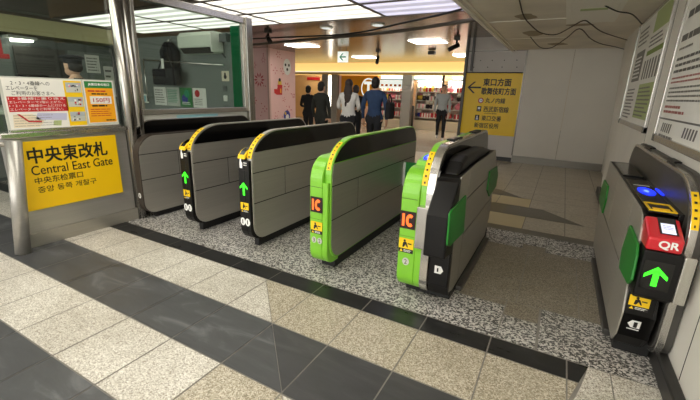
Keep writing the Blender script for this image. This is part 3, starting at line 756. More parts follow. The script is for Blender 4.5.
s = Sheet((-0.83, 2.523, .957), (1, 0, 0), (0, .2, .03), .003); s.disc('led_blue', .035, .09, .030, ry=.07); s.disc('led_blue_pale', .035, .09, .012, 1.5, ry=.03); s.build('reader_target', rd, 'glowing blue oval')
ic_display(t, -0.858, -0.748, .52, .645, 2.299)
s = Sheet((-0.855, 2.299, .345), (1, 0, 0), (0, 0, 1), 0.0025); pictogram(s, 0, 0, .105, .105); s.build('caution_label', t, 'yellow caution label')
s = Sheet((-0.862, 2.299, .24), (1, 0, 0), (0, 0, 1), 0.0025); s.disc('paper_grey', .065, .04, .025, ry=.028); s.text('ink', '2', .055, .023, .034, .02); s.build('lane_number', t)
s = Sheet((-0.862, 2.299, .1), (1, 0, 0), (0, 0, 1), 0.001); s.rect('seam', .002, .63, .115, .633); s.rect('seam', .002, .365, .115, .367); s.build('strip_seam', t)
mod = [(2.46, .07), (3.73, .07), (3.86, .22), (3.90, .76), (3.70, .925), (2.40, .91), (2.34, .90), (2.34, .10)]
b = MB(); b.px(mod, -0.634, -0.50, .006); b.build('module_body', 'black_plastic', t)
b = MB(); b.px([(2.13, .70), (2.13, .43), (2.34, .40), (2.36, .905), (2.30, .88), (2.22, .80), (2.16, .735)], -0.632, -0.492, .012, 3); b.build('reader_head', 'black_plastic', t)
b = MB(); b.px([(2.30, .16), (2.30, .40), (2.35, .41), (2.42, .07), (2.36, .07)], -0.632, -0.495, .006); b.build('lower_cover', 'black_plastic', t)
b = MB(); b.px([(2.40, .905), (2.48, .985), (2.62, 1.01), (3.25, 1.0), (3.70, .925)], -0.628, -0.52, .02, 3); b.build('top_dome', 'black_plastic', t)
side = [(2.46, .07), (3.73, .07), (3.86, .22), (3.90, .76), (3.70, .93), (2.80, .93), (2.36, .91), (2.36, .10)]
for y0, y1, z0, z1 in ((0, 2.62, 0, 2), (2.62, 9, 0, .44), (2.62, 9, .44, .71), (2.62, 9, .71, 2)):
    q = cliprect(side, y0 + .005, y1 - .005, z0 + .005, z1 - .005)
    b = MB(); b.px(q, -0.50, -0.494); b.build('side_panel', 'steel_gate_dark', t)
b = MB(); b.px([(2.52, .758), (2.15, .752), (2.11, .735), (2.13, .53), (2.20, .50), (2.59, .47)], -0.494, -0.482, .004); b.build('flap_door', 'green_pad', t)
b = MB(); b.px([(3.88, .75), (3.45, .77), (3.44, .60), (3.62, .50), (4.0, .515), (4.02, .64)], -0.494, -0.482, .004); b.build('flap_door', 'green_pad', t)
b = MB(); b.box((-1.13, 3.84, .42), (-0.862, 3.865, .69), .008); b.build('flap_door', 'green_flap', t)
s = Sheet((-0.632, 2.299, .1), (1, 0, 0), (0, 0, 1), 0.0025); s.poly('white_print', [(.042, .15), (.085, .15), (.102, .175), (.085, .205), (.042, .205)]); s.text('ink', '1', .060, .163, .028, .009, .01); s.build('lane_number', t)
gate_base(t, -0.83, -0.50, 2.44, 3.9)
b = MB(); b.box((-0.50, 2.60, 0), (-0.455, 3.78, .04), .006); b.build('floor_rail', 'grey_dark', t)

# QR gate at the right wall
t = thing('ticket_gate', (0.55, 3.2, 0), 'wide steel ticket gate against the right wall with red QR reader', 'ticket gate', 'automatic ticket gates')
side = [(2.40, .07), (4.05, .07), (4.30, .40), (4.20, .86), (2.80, .845), (2.52, .838), (2.42, .822), (2.37, .77), (2.34, .70), (2.35, .43), (2.30, .30), (2.33, .15)]
b = MB(); b.px(side, .458, .60, .006); b.build('body', 'black_plastic', t)
for y0, y1, z0, z1 in ((0, 2.72, 0, 2), (2.72, 9, 0, .44), (2.72, 3.5, .44, 2), (3.5, 9, .44, 2)):
    b = MB(); b.px(cliprect(side, y0 + .005, y1 - .005, z0 + .005, z1 - .005), .450, .458); b.build('side_panel', 'steel_gate', t)
b = MB(); b.box((.475, 2.42, .838), (.598, 3.35, .851), .003); deck = b.build('reader_deck', 'black_gloss', t)
for yy in (2.93,):
    for xx, rx in ((.512, .042), (.60, .03)):
        pass
s = Sheet((.475, 2.55, .852), (1, 0, 0), (0, 1, 0), .0015); s.disc('led_blue', .066, .40, .046, ry=.13); s.disc('led_blue_pale', .066, .40, .014, 1.5, ry=.04); s.rect('white_print', .02, .57, .11, .60); s.build('reader_target', deck, 'glowing blue oval')
b = MB(); b.box((.47, 3.45, .845), (.598, 4.12, .866), .004); b.build('rear_deck', 'black_gloss', t)
b = MB(); b.box((.598, 2.42, .78), (.626, 3.4, .852), .004); b.build('second_deck', 'black_gloss', t)
s = Sheet((.598, 2.6, .852), (1, 0, 0), (0, 1, 0), .0015); s.disc('led_blue', .015, .38, .013, ry=.12); s.build('small_target', t, 'glowing blue spot')
b = MB()
for a, c in (((.478, 2.43, .85), (.596, 2.445, .856)), ((.478, 2.60, .85), (.596, 2.615, .856)), ((.478, 2.445, .85), (.488, 2.60, .856)), ((.586, 2.445, .85), (.596, 2.60, .856))): b.box(a, c)
sl = b.build('ticket_slot', 'yellow', t)
b = MB(); b.box((.488, 2.445, .845), (.586, 2.60, .852)); b.mi = 1; b.box((.50, 2.45, .852), (.574, 2.50, .8535)); b.build('slot_mouth', ['black_gloss', 'slot_amber'], sl)
# red QR reader
b = MB(); b.px([(2.205, .705), (2.34, .70), (2.40, .80), (2.375, .835), (2.20, .772)], .456, .598, .012, 3); qr = b.build('qr_reader', 'red_plastic', t)
u = Vector((0, .175, .063)).normalized()
s = Sheet((.512, 2.235, .7846), (1, 0, 0), u, .003); s.rect('black_gloss', -.008, .0, .065, .142); s.rect('screen', 0, .004, .055, .088, 2); s.lines('lilac', .006, .03, .05, .07, 3, l=3); s.build('reader_screen', qr, 'lit pale screen')
s = Sheet((.455, 2.2045, .708), (1, 0, 0), (0, 0, 1), .003); s.text('white_print', 'QR', .048, .012, .042, .076, .02); s.build('lettering', qr)
b = MB(); b.px([(2.215, .70), (2.215, .455), (2.235, .435), (2.37, .43), (2.37, .70)], .458, .616, .008); b.build('display_box', 'black_plastic', t)
s = Sheet((.458, 2.2145, .44), (1, 0, 0), (0, 0, 1), .0025); s.rect('black_gloss', .012, .06, .13, .21); arrow(s, 'led_green', .068, .132, .095, .105, 2); s.build('green_arrow', t, 'lit green arrow')
b = MB(); b.px([(2.30, .43), (2.30, .30), (2.33, .15), (2.385, .07), (2.40, .07), (2.40, .43)], .458, .585, .006); b.build('lower_cover', 'black_plastic', t)
s = Sheet((.458, 2.2995, .30), (1, 0, 0), (0, 0, 1), .0025); pictogram(s, .008, .03, .09, .085); s.build('caution_label', t, 'yellow caution label')
s = Sheet((.458, 2.317, .20), (1, 0, 0), (0, -.03, .15), .004); s.poly('white_print', [(.028, .045), (.045, .02), (.085, .02), (.085, .07), (.045, .07)]); s.text('ink', '1', .056, .028, .034, .013, .03); s.rect('white_print', .03, .006, .085, .012); s.build('lane_number', t)
kw = dict(yf=2.30, fy=0.42, fz=0.30, yb=4.45, z0=0.065, zt=1.03); prof = plate_profile(**kw)
b = MB(); b.px(prof, .627, .662, .004); b.build('plate_rim', 'steel_bright', t)
b = MB(); b.px(plate_profile(**dict(kw, yf=2.31, zt=1.04)), .662, .696, .004); b.build('tall_plate', 'grey_dark', t)
b = MB(); b.px(plate_profile(ins=.02, **kw), .623, .6275); b.build('upper_band', 'grey_dark', t)
rim_label(t, prof, .629, .660, .80, .985)
for y0, y1 in ((3.0, 3.2), (3.8, 4.05)):
    b = MB(); b.box((.65, y0, 1.035), (.69, y1, 1.05), .005); b.build('top_pad', 'black_plastic', t)
b = MB(); b.box((.618, 2.225, .44), (.668, 2.34, .69), .008); b.build('steel_block', 'steel_bright', t)
b = MB(); b.px([(2.58, .715), (2.30, .70), (2.25, .65), (2.23, .52), (2.29, .47), (2.58, .44), (2.64, .54)], .436, .450, .005); b.build('flap_door', 'green_pad', t)
b = MB(); b.px([(4.22, .68), (3.89, .685), (3.83, .58), (3.86, .44), (4.24, .46), (4.29, .58)], .436, .450, .005); b.build('flap_door', 'green_pad', t)
gate_base(t, .468, .64, 2.42, 4.1)
b = MB(); b.box((.43, 2.55, 0), (.468, 3.8, .04), .006); b.build('floor_rail', 'grey_dark', t)

# ------------------------------------------------------------------ TICKET OFFICE
b = MB(); b.box((-4.02, 1.28, 0), (-3.88, 2.32, .125), .004); struct('baseboard_office', b, 'steel_gate_dark')
t = thing('office_counter_front', (-3.95, 1.8, .12), 'steel office counter front carrying the yellow gate name sign', 'counter')
b = MB(); b.box((-4.0, 1.30, .125), (-3.90, 2.285, .95), .004); b.build('front_sheet', 'steel', t)
b = MB(); b.box((-4.06, 1.27, .95), (-3.87, 2.285, 1.0), .01); b.build('ledge', 'steel_bright', t)
U, V = (0, 1, 0), (0, 0, 1)
t = thing('gate_name_sign', (-3.90, 1.76, .32), 'yellow Central East Gate sign on the steel office front', 'sign')
b = MB(); b.box((-3.90, 1.356, .325), (-3.888, 2.172, .920), .002); b.build('panel', 'yellow_sign', t)
s = Sheet((-3.888, 1.356, .325), U, V, .001)
s.text('ink', '中央東改札', .07, .405, .135, .645, .014)
s.text('ink', 'Central East Gate', .075, .305, .08, .675, .004)
s.text('ink', '中央东检票口', .085, .225, .058, .38, .006)
s.text('ink', '중앙 동쪽 개찰구', .095, .145, .055, .48, .003)
s.build('lettering', t)
# notice holder
t = thing('notice_holder', (-3.9, 1.8, 1.0), 'clear sloping notice holder on the ledge over the yellow gate sign', 'notice holder')
b = MB(); b.box((-3.915, 1.345, 1.0), (-3.905, 2.235, 1.44)); b.build('back_board', 'paper_grey', t)
b = MB(); b.box((-3.905, 1.345, 1.0), (-3.88, 2.235, 1.02), .003); b.build('lower_rail', 'steel_bright', t)
t = thing('notice', (-3.9, 1.65, 1.02), 'white elevator notice with red block, route map and three photographs', 'notice')
b = MB(); b.box((-3.904, 1.362, 1.022), (-3.902, 1.94, 1.43)); b.build('sheet', 'paper', t)
s = Sheet((-3.902, 1.362, 1.022), U, V, .001)
s.text('ink', '2・3・4番線への', .055, .352, .035, .27); s.text('ink', 'エレベーターを', .02, .312, .035, .21); s.text('ink', 'ご利用のお客さまへ', .05, .272, .035, .30)
s.rect('red_sign', .012, .14, .44, .262)
s.text('white_print', '1・5番線に乗り換え', .02, .236, .022, .40); s.text('white_print', 'エレベーターで1階に上がり、', .02, .207, .022, .38); s.text('white_print', '1・2・3・4番線ホームに行ける', .02, .178, .022, .40); s.text('white_print', 'エレベーターをご利用下さい。', .02, .149, .022, .38)
s.poly('cream', [(.02, .012), (.2, .012), (.24, .06), (.16, .12), (.03, .12)]); s.poly('lilac', [(.18, .075), (.41, .06), (.42, .12), (.2, .13)]); s.poly('paper_green', [(.3, .02), (.36, .015), (.37, .06), (.31, .06)])
s.poly('ink_red', [(.055, .122), (.075, .122), (.13, .067), (.22, .062), (.22, .05), (.125, .055)], 2)
s.lines('ink_grey', .03, .015, .40, .12, 5, .14, .5, 2)
s.rect('yellow', .43, .008, .575, .40)
for k, y in enumerate((.30, .175, .045)):
    s.rect('paper_grey', .445, y, .57, y + .085, 1.5); s.rect('cloth_grey', .445, y + .045, .57, y + .085, 1.7)
    for q in range(9): 
        px, py = random.uniform(.45, .55), y + random.uniform(.005, .07)
        s.rect(random.choice(('goods_dark', 'ink_grey', 'goods_pink', 'ink_red', 'white_print', 'paper', 'ink_grey')), px, py, px + random.uniform(.006, .02), py + random.uniform(.006, .018), 2 + q * .1)
s.build('printing', t)
t = thing('notice', (-3.9, 2.08, 1.02), 'orange 150 yen notice with green heading', 'notice')
b = MB(); b.box((-3.904, 1.955, 1.04), (-3.902, 2.222, 1.432)); b.build('sheet', 'paper', t)
s = Sheet((-3.902, 1.955, 1.04), U, V, .001)
s.rect('orange_poster', .008, .008, .259, .325); s.rect('green_poster', .008, .325, .259, .385); s.text('white_print', 'JR東日本の出口', .04, .343, .027, .19, .02)
s.lines('ink_red', .03, .285, .235, .31, 1, .5); s.lines('ink', .06, .262, .225, .282, 1, .6); s.rect('paper', .04, .18, .235, .25, 1.5); s.text('ink_red', '150円', .065, .193, .042, .15, .008, 3)
s.lines('ink', .05, .15, .23, .175, 1, .6); s.lines('ink_red', .03, .06, .235, .14, 4, .3, .4); s.lines('ink', .16, .018, .25, .034, 1, .6)
s.build('printing', t)
# office posts and windows
t = thing('barrier_post', (-3.82, 1.25, 0), 'round steel post at the near end of the office counter', 'post')
b = MB(); b.cyl((-3.82, 1.235, 0), (-3.82, 1.33, .945), .055, 20); b.build('tube', 'steel', t)
b = MB(); b.box((-4.10, 0.9, .55), (-4.04, 1.12, .93), .01); b.cyl((-3.82, 1.33, .92), (-4.05, 1.0, .90), .02); b.build('bracket', 'steel_gate_dark', t)
b = MB()
b.cyl((-3.90, 2.345, 0), (-3.90, 2.345, 2.65), .055, 24); b.cyl((-3.90, 2.44, 0), (-3.90, 2.44, 2.65), .05, 24); b.box((-3.94, 2.33, 0), (-3.88, 2.46, 2.65))
struct('pillar_office', b, 'steel_post')
b = MB(); b.box((-3.96, 4.03, 0), (-3.84, 4.08, 2.31), .006); b.box((-3.97, 4.09, 0), (-3.85, 4.15, 2.31), .006); struct('pillar_office_end', b, 'steel_post')
wf = MB(); wf.box((-3.95, 2.49, 2.23), (-3.87, 4.15, 2.31), .006); wf.box((-3.94, 2.49, 1.10), (-3.88, 4.04, 1.16), .005); wf.box((-3.94, 2.49, 1.16), (-3.89, 2.525, 2.23), .004); wf.box((-3.94, 4.0, 1.16), (-3.89, 4.035, 2.23), .004)
w2 = struct('window_1', wf, 'steel_bright')
b = MB(); b.box((-3.918, 2.52, 1.16), (-3.912, 4.005, 2.23)); o = b.build('pane', 'window_glass', w2)
wf = MB(); wf.box((-3.96, -1.0, 2.58), (-3.90, 2.30, 2.65), .004); w1 = struct('window_2', wf, 'steel_bright')
b = MB(); b.box((-3.945, -1.0, 1.0), (-3.938, 2.295, 2.58)); b.build('pane', 'window_glass', w1)
b = MB(); b.box((-3.96, 2.5, 0), (-3.90, 4.04, 1.10)); b.mi = 1; b.box((-3.90, 2.9, .98), (-3.894, 3.5, 1.085)); struct('wall_office_front', b, ['paper_grey', 'paper_teal'])
# inside the office
b = MB(); b.box((-10, 4.10, 0), (-3.97, 4.14, 2.15)); struct('wall_office_rear', b, 'room_wall')
b = MB(); b.box((-9.1, -2, 0), (-9.0, 4.10, 2.65)); struct('wall_office_left', b, 'room_wall')
t = thing('office_cabinet', (-7.0, 3.0, 0), 'row of grey office cabinets behind the left office window', 'cabinet')
b = MB(); b.box((-7.4, 1.2, 0), (-7.0, 4.05, 2.0)); b.build('body', 'room_dark', t)
for i, y in enumerate((1.25, 1.95, 2.65, 3.35)):
    b = MB(); b.box((-7.0, y, .05), (-6.98, y + .66, 1.9), .004); d = b.build('door', 'room_wall' if i % 2 else 'grey_dark', t)
    b = MB(); b.box((-6.98, y + .56, .95), (-6.95, y + .59, 1.15), .003); b.build('handle', 'steel_bright', d)
b = MB(); b.box((-7.5, 0.5, 2.06), (-6.9, 4.10, 2.29)); b.mi = 1; b.cyl((-6.88, .5, 2.305), (-6.88, 4.1, 2.305), .02, 8); struct('beam_office', b, ['soffit', 'pipe'])
t = thing('office_lamp', (-6.85, 2.73, 1.94), 'white tube lamp seen through the left office window', 'lamp')
b = MB(); b.cyl((-6.87, 2.60, 1.955), (-6.87, 2.86, 1.975), .022, 12); b.build('tube', 'lamp_white', t)
b = MB(); b.box((-6.97, 2.55, 1.98), (-6.80, 2.9, 2.02), .01); b.build('housing', 'paper_grey', t)
t = thing('red_lamp_box', (-5.5, 1.98, 1.6), 'red fitting at the left edge behind the office glass', 'fitting')
b = MB(); b.box((-5.55, 1.93, 1.68), (-5.45, 1.98, 2.0), .01); b.build('upright', 'red_sign', t)
b = MB(); b.box((-5.55, 1.90, 1.64), (-5.45, 2.03, 1.69), .01); b.build('foot', 'red_sign', t)
for x, y, z, ww, h, l in ((-6.97, 3.58, 1.58, .22, .28, 'white sheet pinned above the staff cap in the office'), (-6.97, 3.85, 1.2, .16, .5, 'tall white sheet beside the office pillar, seen through the left window')):
    s = MB(); s.box((x, y, z), (x + .004, y + ww, z + h)); t = thing('paper_notice', (x, y, z), l, 'notice'); s.build('sheet', 'paper', t)
    s = Sheet((x + .004, y, z), U, V, .002); s.lines('ink_grey', .02, .02, ww - .02, h - .03, 5, .35); s.build('printing', t)
t = thing('office_monitor', (-5.3, 2.15, 1.1), 'dark monitor on the office desk left of the staff cap', 'monitor')
b = MB(); b.box((-5.34, 2.0, 1.2), (-5.3, 2.3, 1.48), .006); b.build('screen', 'black_gloss', t)
b = MB(); b.box((-5.36, 2.12, 1.1), (-5.33, 2.18, 1.22)); b.box((-5.42, 2.02, 1.1), (-5.25, 2.28, 1.115)); b.build('stand', 'grey_dark', t)
t = thing('office_desk', (-5.8, 2.0, 0), 'grey office desk behind the left window', 'desk')
b = MB(); b.box((-6.5, .8, 1.06), (-5.2, 2.6, 1.1), .006); b.build('top', 'paper_grey', t)
for x, y in ((-6.45, .85), (-5.25, .85), (-6.45, 2.5), (-5.25, 2.5)):
    b = MB(); b.box((x - .025, y - .025, 0), (x + .025, y + .025, 1.06)); b.build('leg', 'grey_dark', t)
# right hand window contents (in front of the rear wall)
t = thing('air_conditioner', (-4.85, 4.0, 1.9), 'white wall air conditioner inside the right office window', 'air conditioner')
b = MB(); b.px([(4.10, 2.15), (3.93, 2.15), (3.88, 2.10), (3.88, 1.95), (3.96, 1.87), (4.10, 1.87)], -5.05, -4.36, .012, 3); b.build('housing', 'ac_white', t)
b = MB(); b.px([(3.885, 1.94), (3.95, 1.872), (3.945, 1.868), (3.878, 1.935)], -5.01, -4.40); b.build('louver', 'grey_dark', t)
b = MB(); b.box((-4.365, 3.875, 1.88), (-4.35, 4.09, 2.14)); b.build('end_cap', 'paper', t)
t = thing('coat', (-5.45, 4.0, 1.5), 'dark coat hanging on the office rear wall', 'coat')
b = MB(); b.prism([(-5.66, 4.08, 1.93), (-5.54, 4.08, 2.05), (-5.40, 4.08, 2.05), (-5.26, 4.08, 1.92), (-5.30, 4.08, 1.52), (-5.62, 4.08, 1.52)], (0, -.08, 0), .02, 2); b.build('cloth', 'cloth_black', t)
b = MB(); b.tube([(-5.60, 4.03, 1.95), (-5.46, 4.03, 2.06), (-5.30, 4.03, 1.94)], .01); b.cyl((-5.46, 4.03, 2.06), (-5.46, 4.08, 2.12), .008); b.build('hanger', 'steel_bright', t)
t = thing('shoulder_bag', (-5.47, 4.0, 1.45), 'black shoulder bag hung below the coat in the office', 'bag')
b = MB(); b.box((-5.72, 3.88, 1.42), (-5.16, 3.985, 1.66), .03, 3); b.build('body', 'cloth_black', t)
b = MB(); b.tube([(-5.62, 3.93, 1.65), (-5.50, 3.95, 1.86), (-5.46, 3.98, 2.05), (-5.40, 3.95, 1.86), (-5.26, 3.93, 1.65)], .010); b.build('strap', 'cloth_black', t)
b = MB(); b.box((-5.42, 3.85, 1.66), (-5.37, 3.86, 1.80)); b.build('tag', 'paper', t)
b = MB(); b.cyl((-6.04, 3.98, 1.80), (-4.25, 3.98, 1.71), .012, 10); b.cyl((-6.04, 3.98, 1.82), (-6.04, 3.98, 1.15), .012, 10); onemesh('partition_rail', b, 'steel_bright', 'thin steel rail across the right office window interior', 'rail')
for i, (x0, x1, m, l) in enumerate(((-6.02, -5.72, 'paper', 'white printed sheet leftmost in the row inside the right office window'), (-5.70, -5.40, 'paper_grey', 'pale map sheet second in the row inside the office window'), (-5.37, -5.10, 'green_poster', 'dark green and blue poster in the row inside the office window'), (-5.07, -4.78, 'paper', 'white sheet with a red spot in the office window row'))):
    t = thing('office_poster', (x0, 4.09, 1.12), l, 'notice'); b = MB(); b.box((x0, 4.092, 1.10), (x1, 4.099, 1.39)); b.build('sheet', m, t)
    s = Sheet((x0, 4.092, 1.10), (1, 0, 0), (0, 0, 1)); W = x1 - x0
    if i == 0: s.lines('ink_grey', .03, .03, W - .03, .26, 6, .35)
    if i == 1: s.lines('sign_green', .03, .05, W - .03, .26, 8, .4, .1)
    if i == 2: s.disc('goods_blue', W * .4, .12, .07); s.disc('sign_green', W * .6, .2, .06, 1.2); s.lines('white_print', .04, .03, W - .04, .08, 2)
    if i == 3: s.disc('led_orange' if False else 'red_sign', W * .35, .21, .055); s.lines('ink_grey', .03, .03, W - .03, .14, 4, .35)
    s.build('printing', t)
b = MB()
pts = []
for k in range(25): pts.append((-4.17 + .175 * k / 24, 4.06 + .02 * math.sin(k * 1.6)))
for k in range(24): b.face([(pts[k][0], pts[k][1], 1.10), (pts[k + 1][0], pts[k + 1][1], 1.10), (pts[k + 1][0], pts[k + 1][1], 2.22), (pts[k][0], pts[k][1], 2.22)])
for f in b.bm.faces: f.smooth = True
onemesh('curtain', b, 'green_curtain', 'green curtain at the right end of the office window', 'curtain')
t = thing('junction_box', (-4.27, 4.05, 2.03), 'small grey junction box beside the green curtain', 'box')
b = MB(); b.box((-4.36, 4.02, 2.02), (-4.22, 4.10, 2.13), .006); b.build('case', 'room_dark', t)
b = MB(); b.tube([(-4.36, 4.07, 2.10), (-4.42, 4.07, 2.02), (-4.38, 4.07, 1.9), (-4.30, 4.07, 1.82)], .008); b.build('lead', 'rubber', t)
t = thing('wall_poster', (-4.33, 4.09, 1.5), 'small yellowish picture sheet on the office rear wall by the curtain', 'notice')
b = MB(); b.box((-4.42, 4.092, 1.50), (-4.28, 4.099, 1.64)); b.build('sheet', 'cream', t)
s = Sheet((-4.42, 4.092, 1.50), (1, 0, 0), V); s.disc('ink', .07, .06, .03); s.disc('ink', .07, .1, .018); s.build('printing', t)
for z, l in ((1.36, 'upper black switch plate below the picture sheet'), (1.22, 'white switch frame between two dark ones on the office wall'), (1.08, 'lowest dark switch plate near the curtain')):
    b = MB(); b.box((-4.40, 4.08, z), (-4.33, 4.10, z + .08), .004); onemesh('wall_switch', b, 'room_dark' if 'white' not in l else 'paper', l, 'switch')
t = thing('desk_photo', (-6.3, 4.0, 1.12), 'small white framed card at the lower left of the office window', 'picture frame')
b = MB(); b.box((-6.42, 4.06, 1.12), (-6.18, 4.09, 1.27), .008); b.build('frame', 'paper', t)
b = MB(); b.box((-6.39, 4.055, 1.145), (-6.21, 4.062, 1.245)); b.build('picture', 'paper_teal', t)
for z, m, l in ((1.30, 'paper', 'lowest small paper pinned on the tall document rack in the office'), (1.52, 'cream', 'middle small paper pinned on the tall document rack in the office'), (1.78, 'goods_pink', 'reddish leaflet pinned high on the tall document rack in the office')):
    b = MB(); b.box((-6.64, 4.052, z), (-6.44, 4.058, z + .16)); onemesh('leaflet', b, m, l, 'leaflet')
b = MB(); b.box((-6.75, 4.06, 1.0), (-6.45, 4.10, 2.13)); onemesh('document_rack', b, 'paper_grey', 'pale tall document rack at the left of the right office window', 'rack')

# ------------------------------------------------------------------ RIGHT WALL NOTICE BOARDS, DIRECTION SIGN
def board(y0, y1, z0, z1, label, kind):
    t = thing('notice_board', (.69, (y0 + y1) / 2, z0), label, 'notice board')
    b = MB(); b.box((.690, y0 + .02, z0 + .02), (.699, y1 - .02, z1 - .02)); b.build('sheet', 'paper', t)
    b = MB()
    for a, c in (((y0, z0), (y1, z0 + .05)), ((y0, z1 - .03), (y1, z1)), ((y0, z0), (y0 + .03, z1)), ((y1 - .03, z0), (y1, z1))): b.box((.672, a[0], a[1]), (.70, c[0], c[1]), .004)
    fr = b.build('frame', 'steel_bright', t)
    for yy in (y0, y1 - .05):
        b = MB(); b.box((.668, yy, z0 - .004), (.702, yy + .05, z0 + .054), .004); b.build('corner', 'grey_dark', fr)
    s = Sheet((.690, y1, z0), (0, -1, 0), (0, 0, 1), .0015); W, Hh = y1 - y0, z1 - z0
    if kind == 0:
        s.rect('paper_green', W * .50, Hh * .09, W * .94, Hh * .38); s.rect('paper_green', W * .55, Hh * .80, W * .95, Hh * .97); s.rect('ink_green', W * .50, Hh * .62, W * .94, Hh * .66)
        s.rect('ink_grey', W * .12, Hh * .42, W * .42, Hh * .70); s.lines('white_print', W * .14, Hh * .44, W * .40, Hh * .66, 6, l=2); s.lines('ink_grey', W * .06, Hh * .06, W * .42, Hh * .36, 9, .4); s.lines('ink_grey', W * .52, Hh * .10, W * .92, Hh * .36, 8, .4, l=2)
        for k in range(6): s.rect('ink_grey', W * (.5 + .075 * k), Hh * .42, W * (.54 + .075 * k), Hh * .58)
        s.lines('ink_soft', W * .52, Hh * .68, W * .92, Hh * .78, 3, .4); s.lines('ink_grey', W * .08, Hh * .75, W * .45, Hh * .92, 4, .4)
    else:
        s.lines('ink_soft', W * .10, Hh * .86, W * .9, Hh * .95, 2, .4); s.lines('ink_soft', W * .08, Hh * .72, W * .8, Hh * .82, 1, .42, .4); s.lines('ink_soft', W * .06, Hh * .59, W * .7, Hh * .68, 1, .42, .4); s.lines('ink_grey', W * .06, Hh * .56, W * .4, Hh * .585, 1, .5)
        s.lines('ink_soft', W * .06, Hh * .42, W * .85, Hh * .53, 3, .45); s.lines('ink_rose', W * .06, Hh * .36, W * .8, Hh * .41, 2, .4); s.lines('ink_grey', W * .06, Hh * .25, W * .85, Hh * .35, 4, .4); s.lines('ink_rose', W * .06, Hh * .18, W * .5, Hh * .24, 2, .5)
        s.rect('ink_soft', W * .02, Hh * .145, W * .96, Hh * .155)
        for k in range(5): s.poly('ink_soft', [(W * (.10 + .045 * k), Hh * .07), (W * (.125 + .045 * k), Hh * .07), (W * (.14 + .045 * k), Hh * .125), (W * (.115 + .045 * k), Hh * .125)])
        s.lines('ink_grey', W * .08, Hh * .03, W * .4, Hh * .06, 1, .5)
        for k in range(5): s.poly('ink_soft', [(W * (.55 + .045 * k), Hh * .07), (W * (.575 + .045 * k), Hh * .07), (W * (.59 + .045 * k), Hh * .125), (W * (.565 + .045 * k), Hh * .125)])
    s.build('printing', t)
board(4.42, 6.36, 1.12, 2.34, 'far framed notice board with green and grey sheets on the right wall', 0)
board(2.55, 3.95, 1.10, 2.30, 'near framed notice board of black and red print above the QR gate', 1)

t = thing('direction_sign', (-1.49, 9.14, .55), 'yellow direction sign with left arrow and station exits on the back wall', 'sign')
b = MB(); b.box((-2.115, 9.125, .565), (-.875, 9.148, 1.905), .003); b.build('panel', 'yellow_wall_sign', t)
s = Sheet((-2.115, 9.125, .565), (1, 0, 0), V, .002)
s.text('ink', '東口方面', .44, 1.07, .155, .58, .016); s.text('ink', '歌舞伎町方面', .42, .885, .145, .72, .014)
s.build('heading', t)
s = Sheet((-2.115, 9.125, .565), (1, 0, 0), V, .002)
s.text('ink', '丸ノ内線', .53, .70, .115, .42, .008); s.text('ink', '西武新宿線', .515, .505, .125, .53, .008); s.text('ink', '(西武新宿駅)', .53, .455, .035, .28)
s.text('ink', '東口交番', .495, .31, .115, .42, .008); s.text('ink', '新宿区役所', .35, .145, .115, .53, .008)
s.build('lettering', t)
s = Sheet((-2.115, 9.125, .565), (1, 0, 0), V, .002)
s.ring('ink_red', .43, .75, .04, .06, sq=1.0); s.disc('white_print', .43, .75, .04); s.text('ink', 'M', .408, .735, .034, .044)
s.rect('ink', .365, .51, .46, .625); s.rect('white_print', .385, .56, .44, .605, 1.5); s.rect('white_print', .39, .53, .405, .545, 1.5); s.rect('white_print', .42, .53, .435, .545, 1.5)
s.rect('ink', .345, .31, .44, .43); s.disc('white_print', .392, .395, .018, 1.5); s.poly('white_print', [(.365, .325), (.42, .325), (.41, .375), (.375, .375)], 1.5)
s.build('line_icons', t)
s = Sheet((-2.115, 9.125, .565), (1, 0, 0), V, .002)
s.poly('ink', [(.10, 1.03), (.235, 1.155), (.28, 1.155), (.165, 1.048), (.40, 1.048), (.40, 1.012), (.165, 1.012), (.28, .905), (.235, .905)])
s.build('arrow', t)
b = MB(); b.box((-2.12, 9.115, 1.905), (-.86, 9.15, 1.925)); b.mi = 0; b.build('upper_rail', 'seam', t)

# ------------------------------------------------------------------ PINK PILLAR
b = MB(); b.box((-9.5, 9.66, 0), (-8.32, 11.0, 2.65)); b.mi = 1
s = Sheet((-8.32, 9.66, 0), (0, 1, 0), V, .004)
def flower(s, x, y, r, n, m='pink_dark'):
    for k in range(n):
        a = 2 * math.pi * k / n; c, d = math.cos(a), math.sin(a); q = r * .22
        s.poly(m, [(x + c * r * .3, y + d * r * .3), (x + c * r * .6 - d * q * .6, y + d * r * .6 + c * q * .6), (x + c * r, y + d * r), (x + c * r * .6 + d * q * .6, y + d * r * .6 - c * q * .6)])
for x, y, r, n in ((.45, 2.5, .13, 6), (.28, 2.0, .13, 4), (.66, 2.0, .13, 4), (.86, 1.52, .17, 6), (1.22, 1.22, .09, 8), (.98, .75, .16, 4), (.62, .45, .13, 4), (.28, .50, .12, 6), (.70, 1.1, .1, 5)):
    flower(s, x, y, r, n)
random.seed(3)
for k in range(26): s.disc('pink_dark', random.uniform(.08, 1.28), random.uniform(.15, 2.55), .018, n=8)
pil = struct('pillar_pink', b, ['pink_wall'])
s.build('printed_pattern', pil)
s = Sheet((-9.5, 9.66, 0), (1, 0, 0), V, .004)
for x, y, r, n in ((.75, 1.7, .24, 10), (.55, 2.15, .12, 6), (.5, 1.05, .14, 6), (.95, .8, .12, 4), (.95, 2.3, .1, 6), (.4, .5, .15, 8)): flower(s, x, y, r, n)
for k in range(14): s.disc('pink_dark', random.uniform(.1, 1.1), random.uniform(.2, 2.5), .02, n=8)
s.build('printed_pattern', pil)
b = MB(); b.box((-8.36, 9.60, 0), (-8.29, 9.67, 2.65)); struct('trim_2', b, 'pink_side')
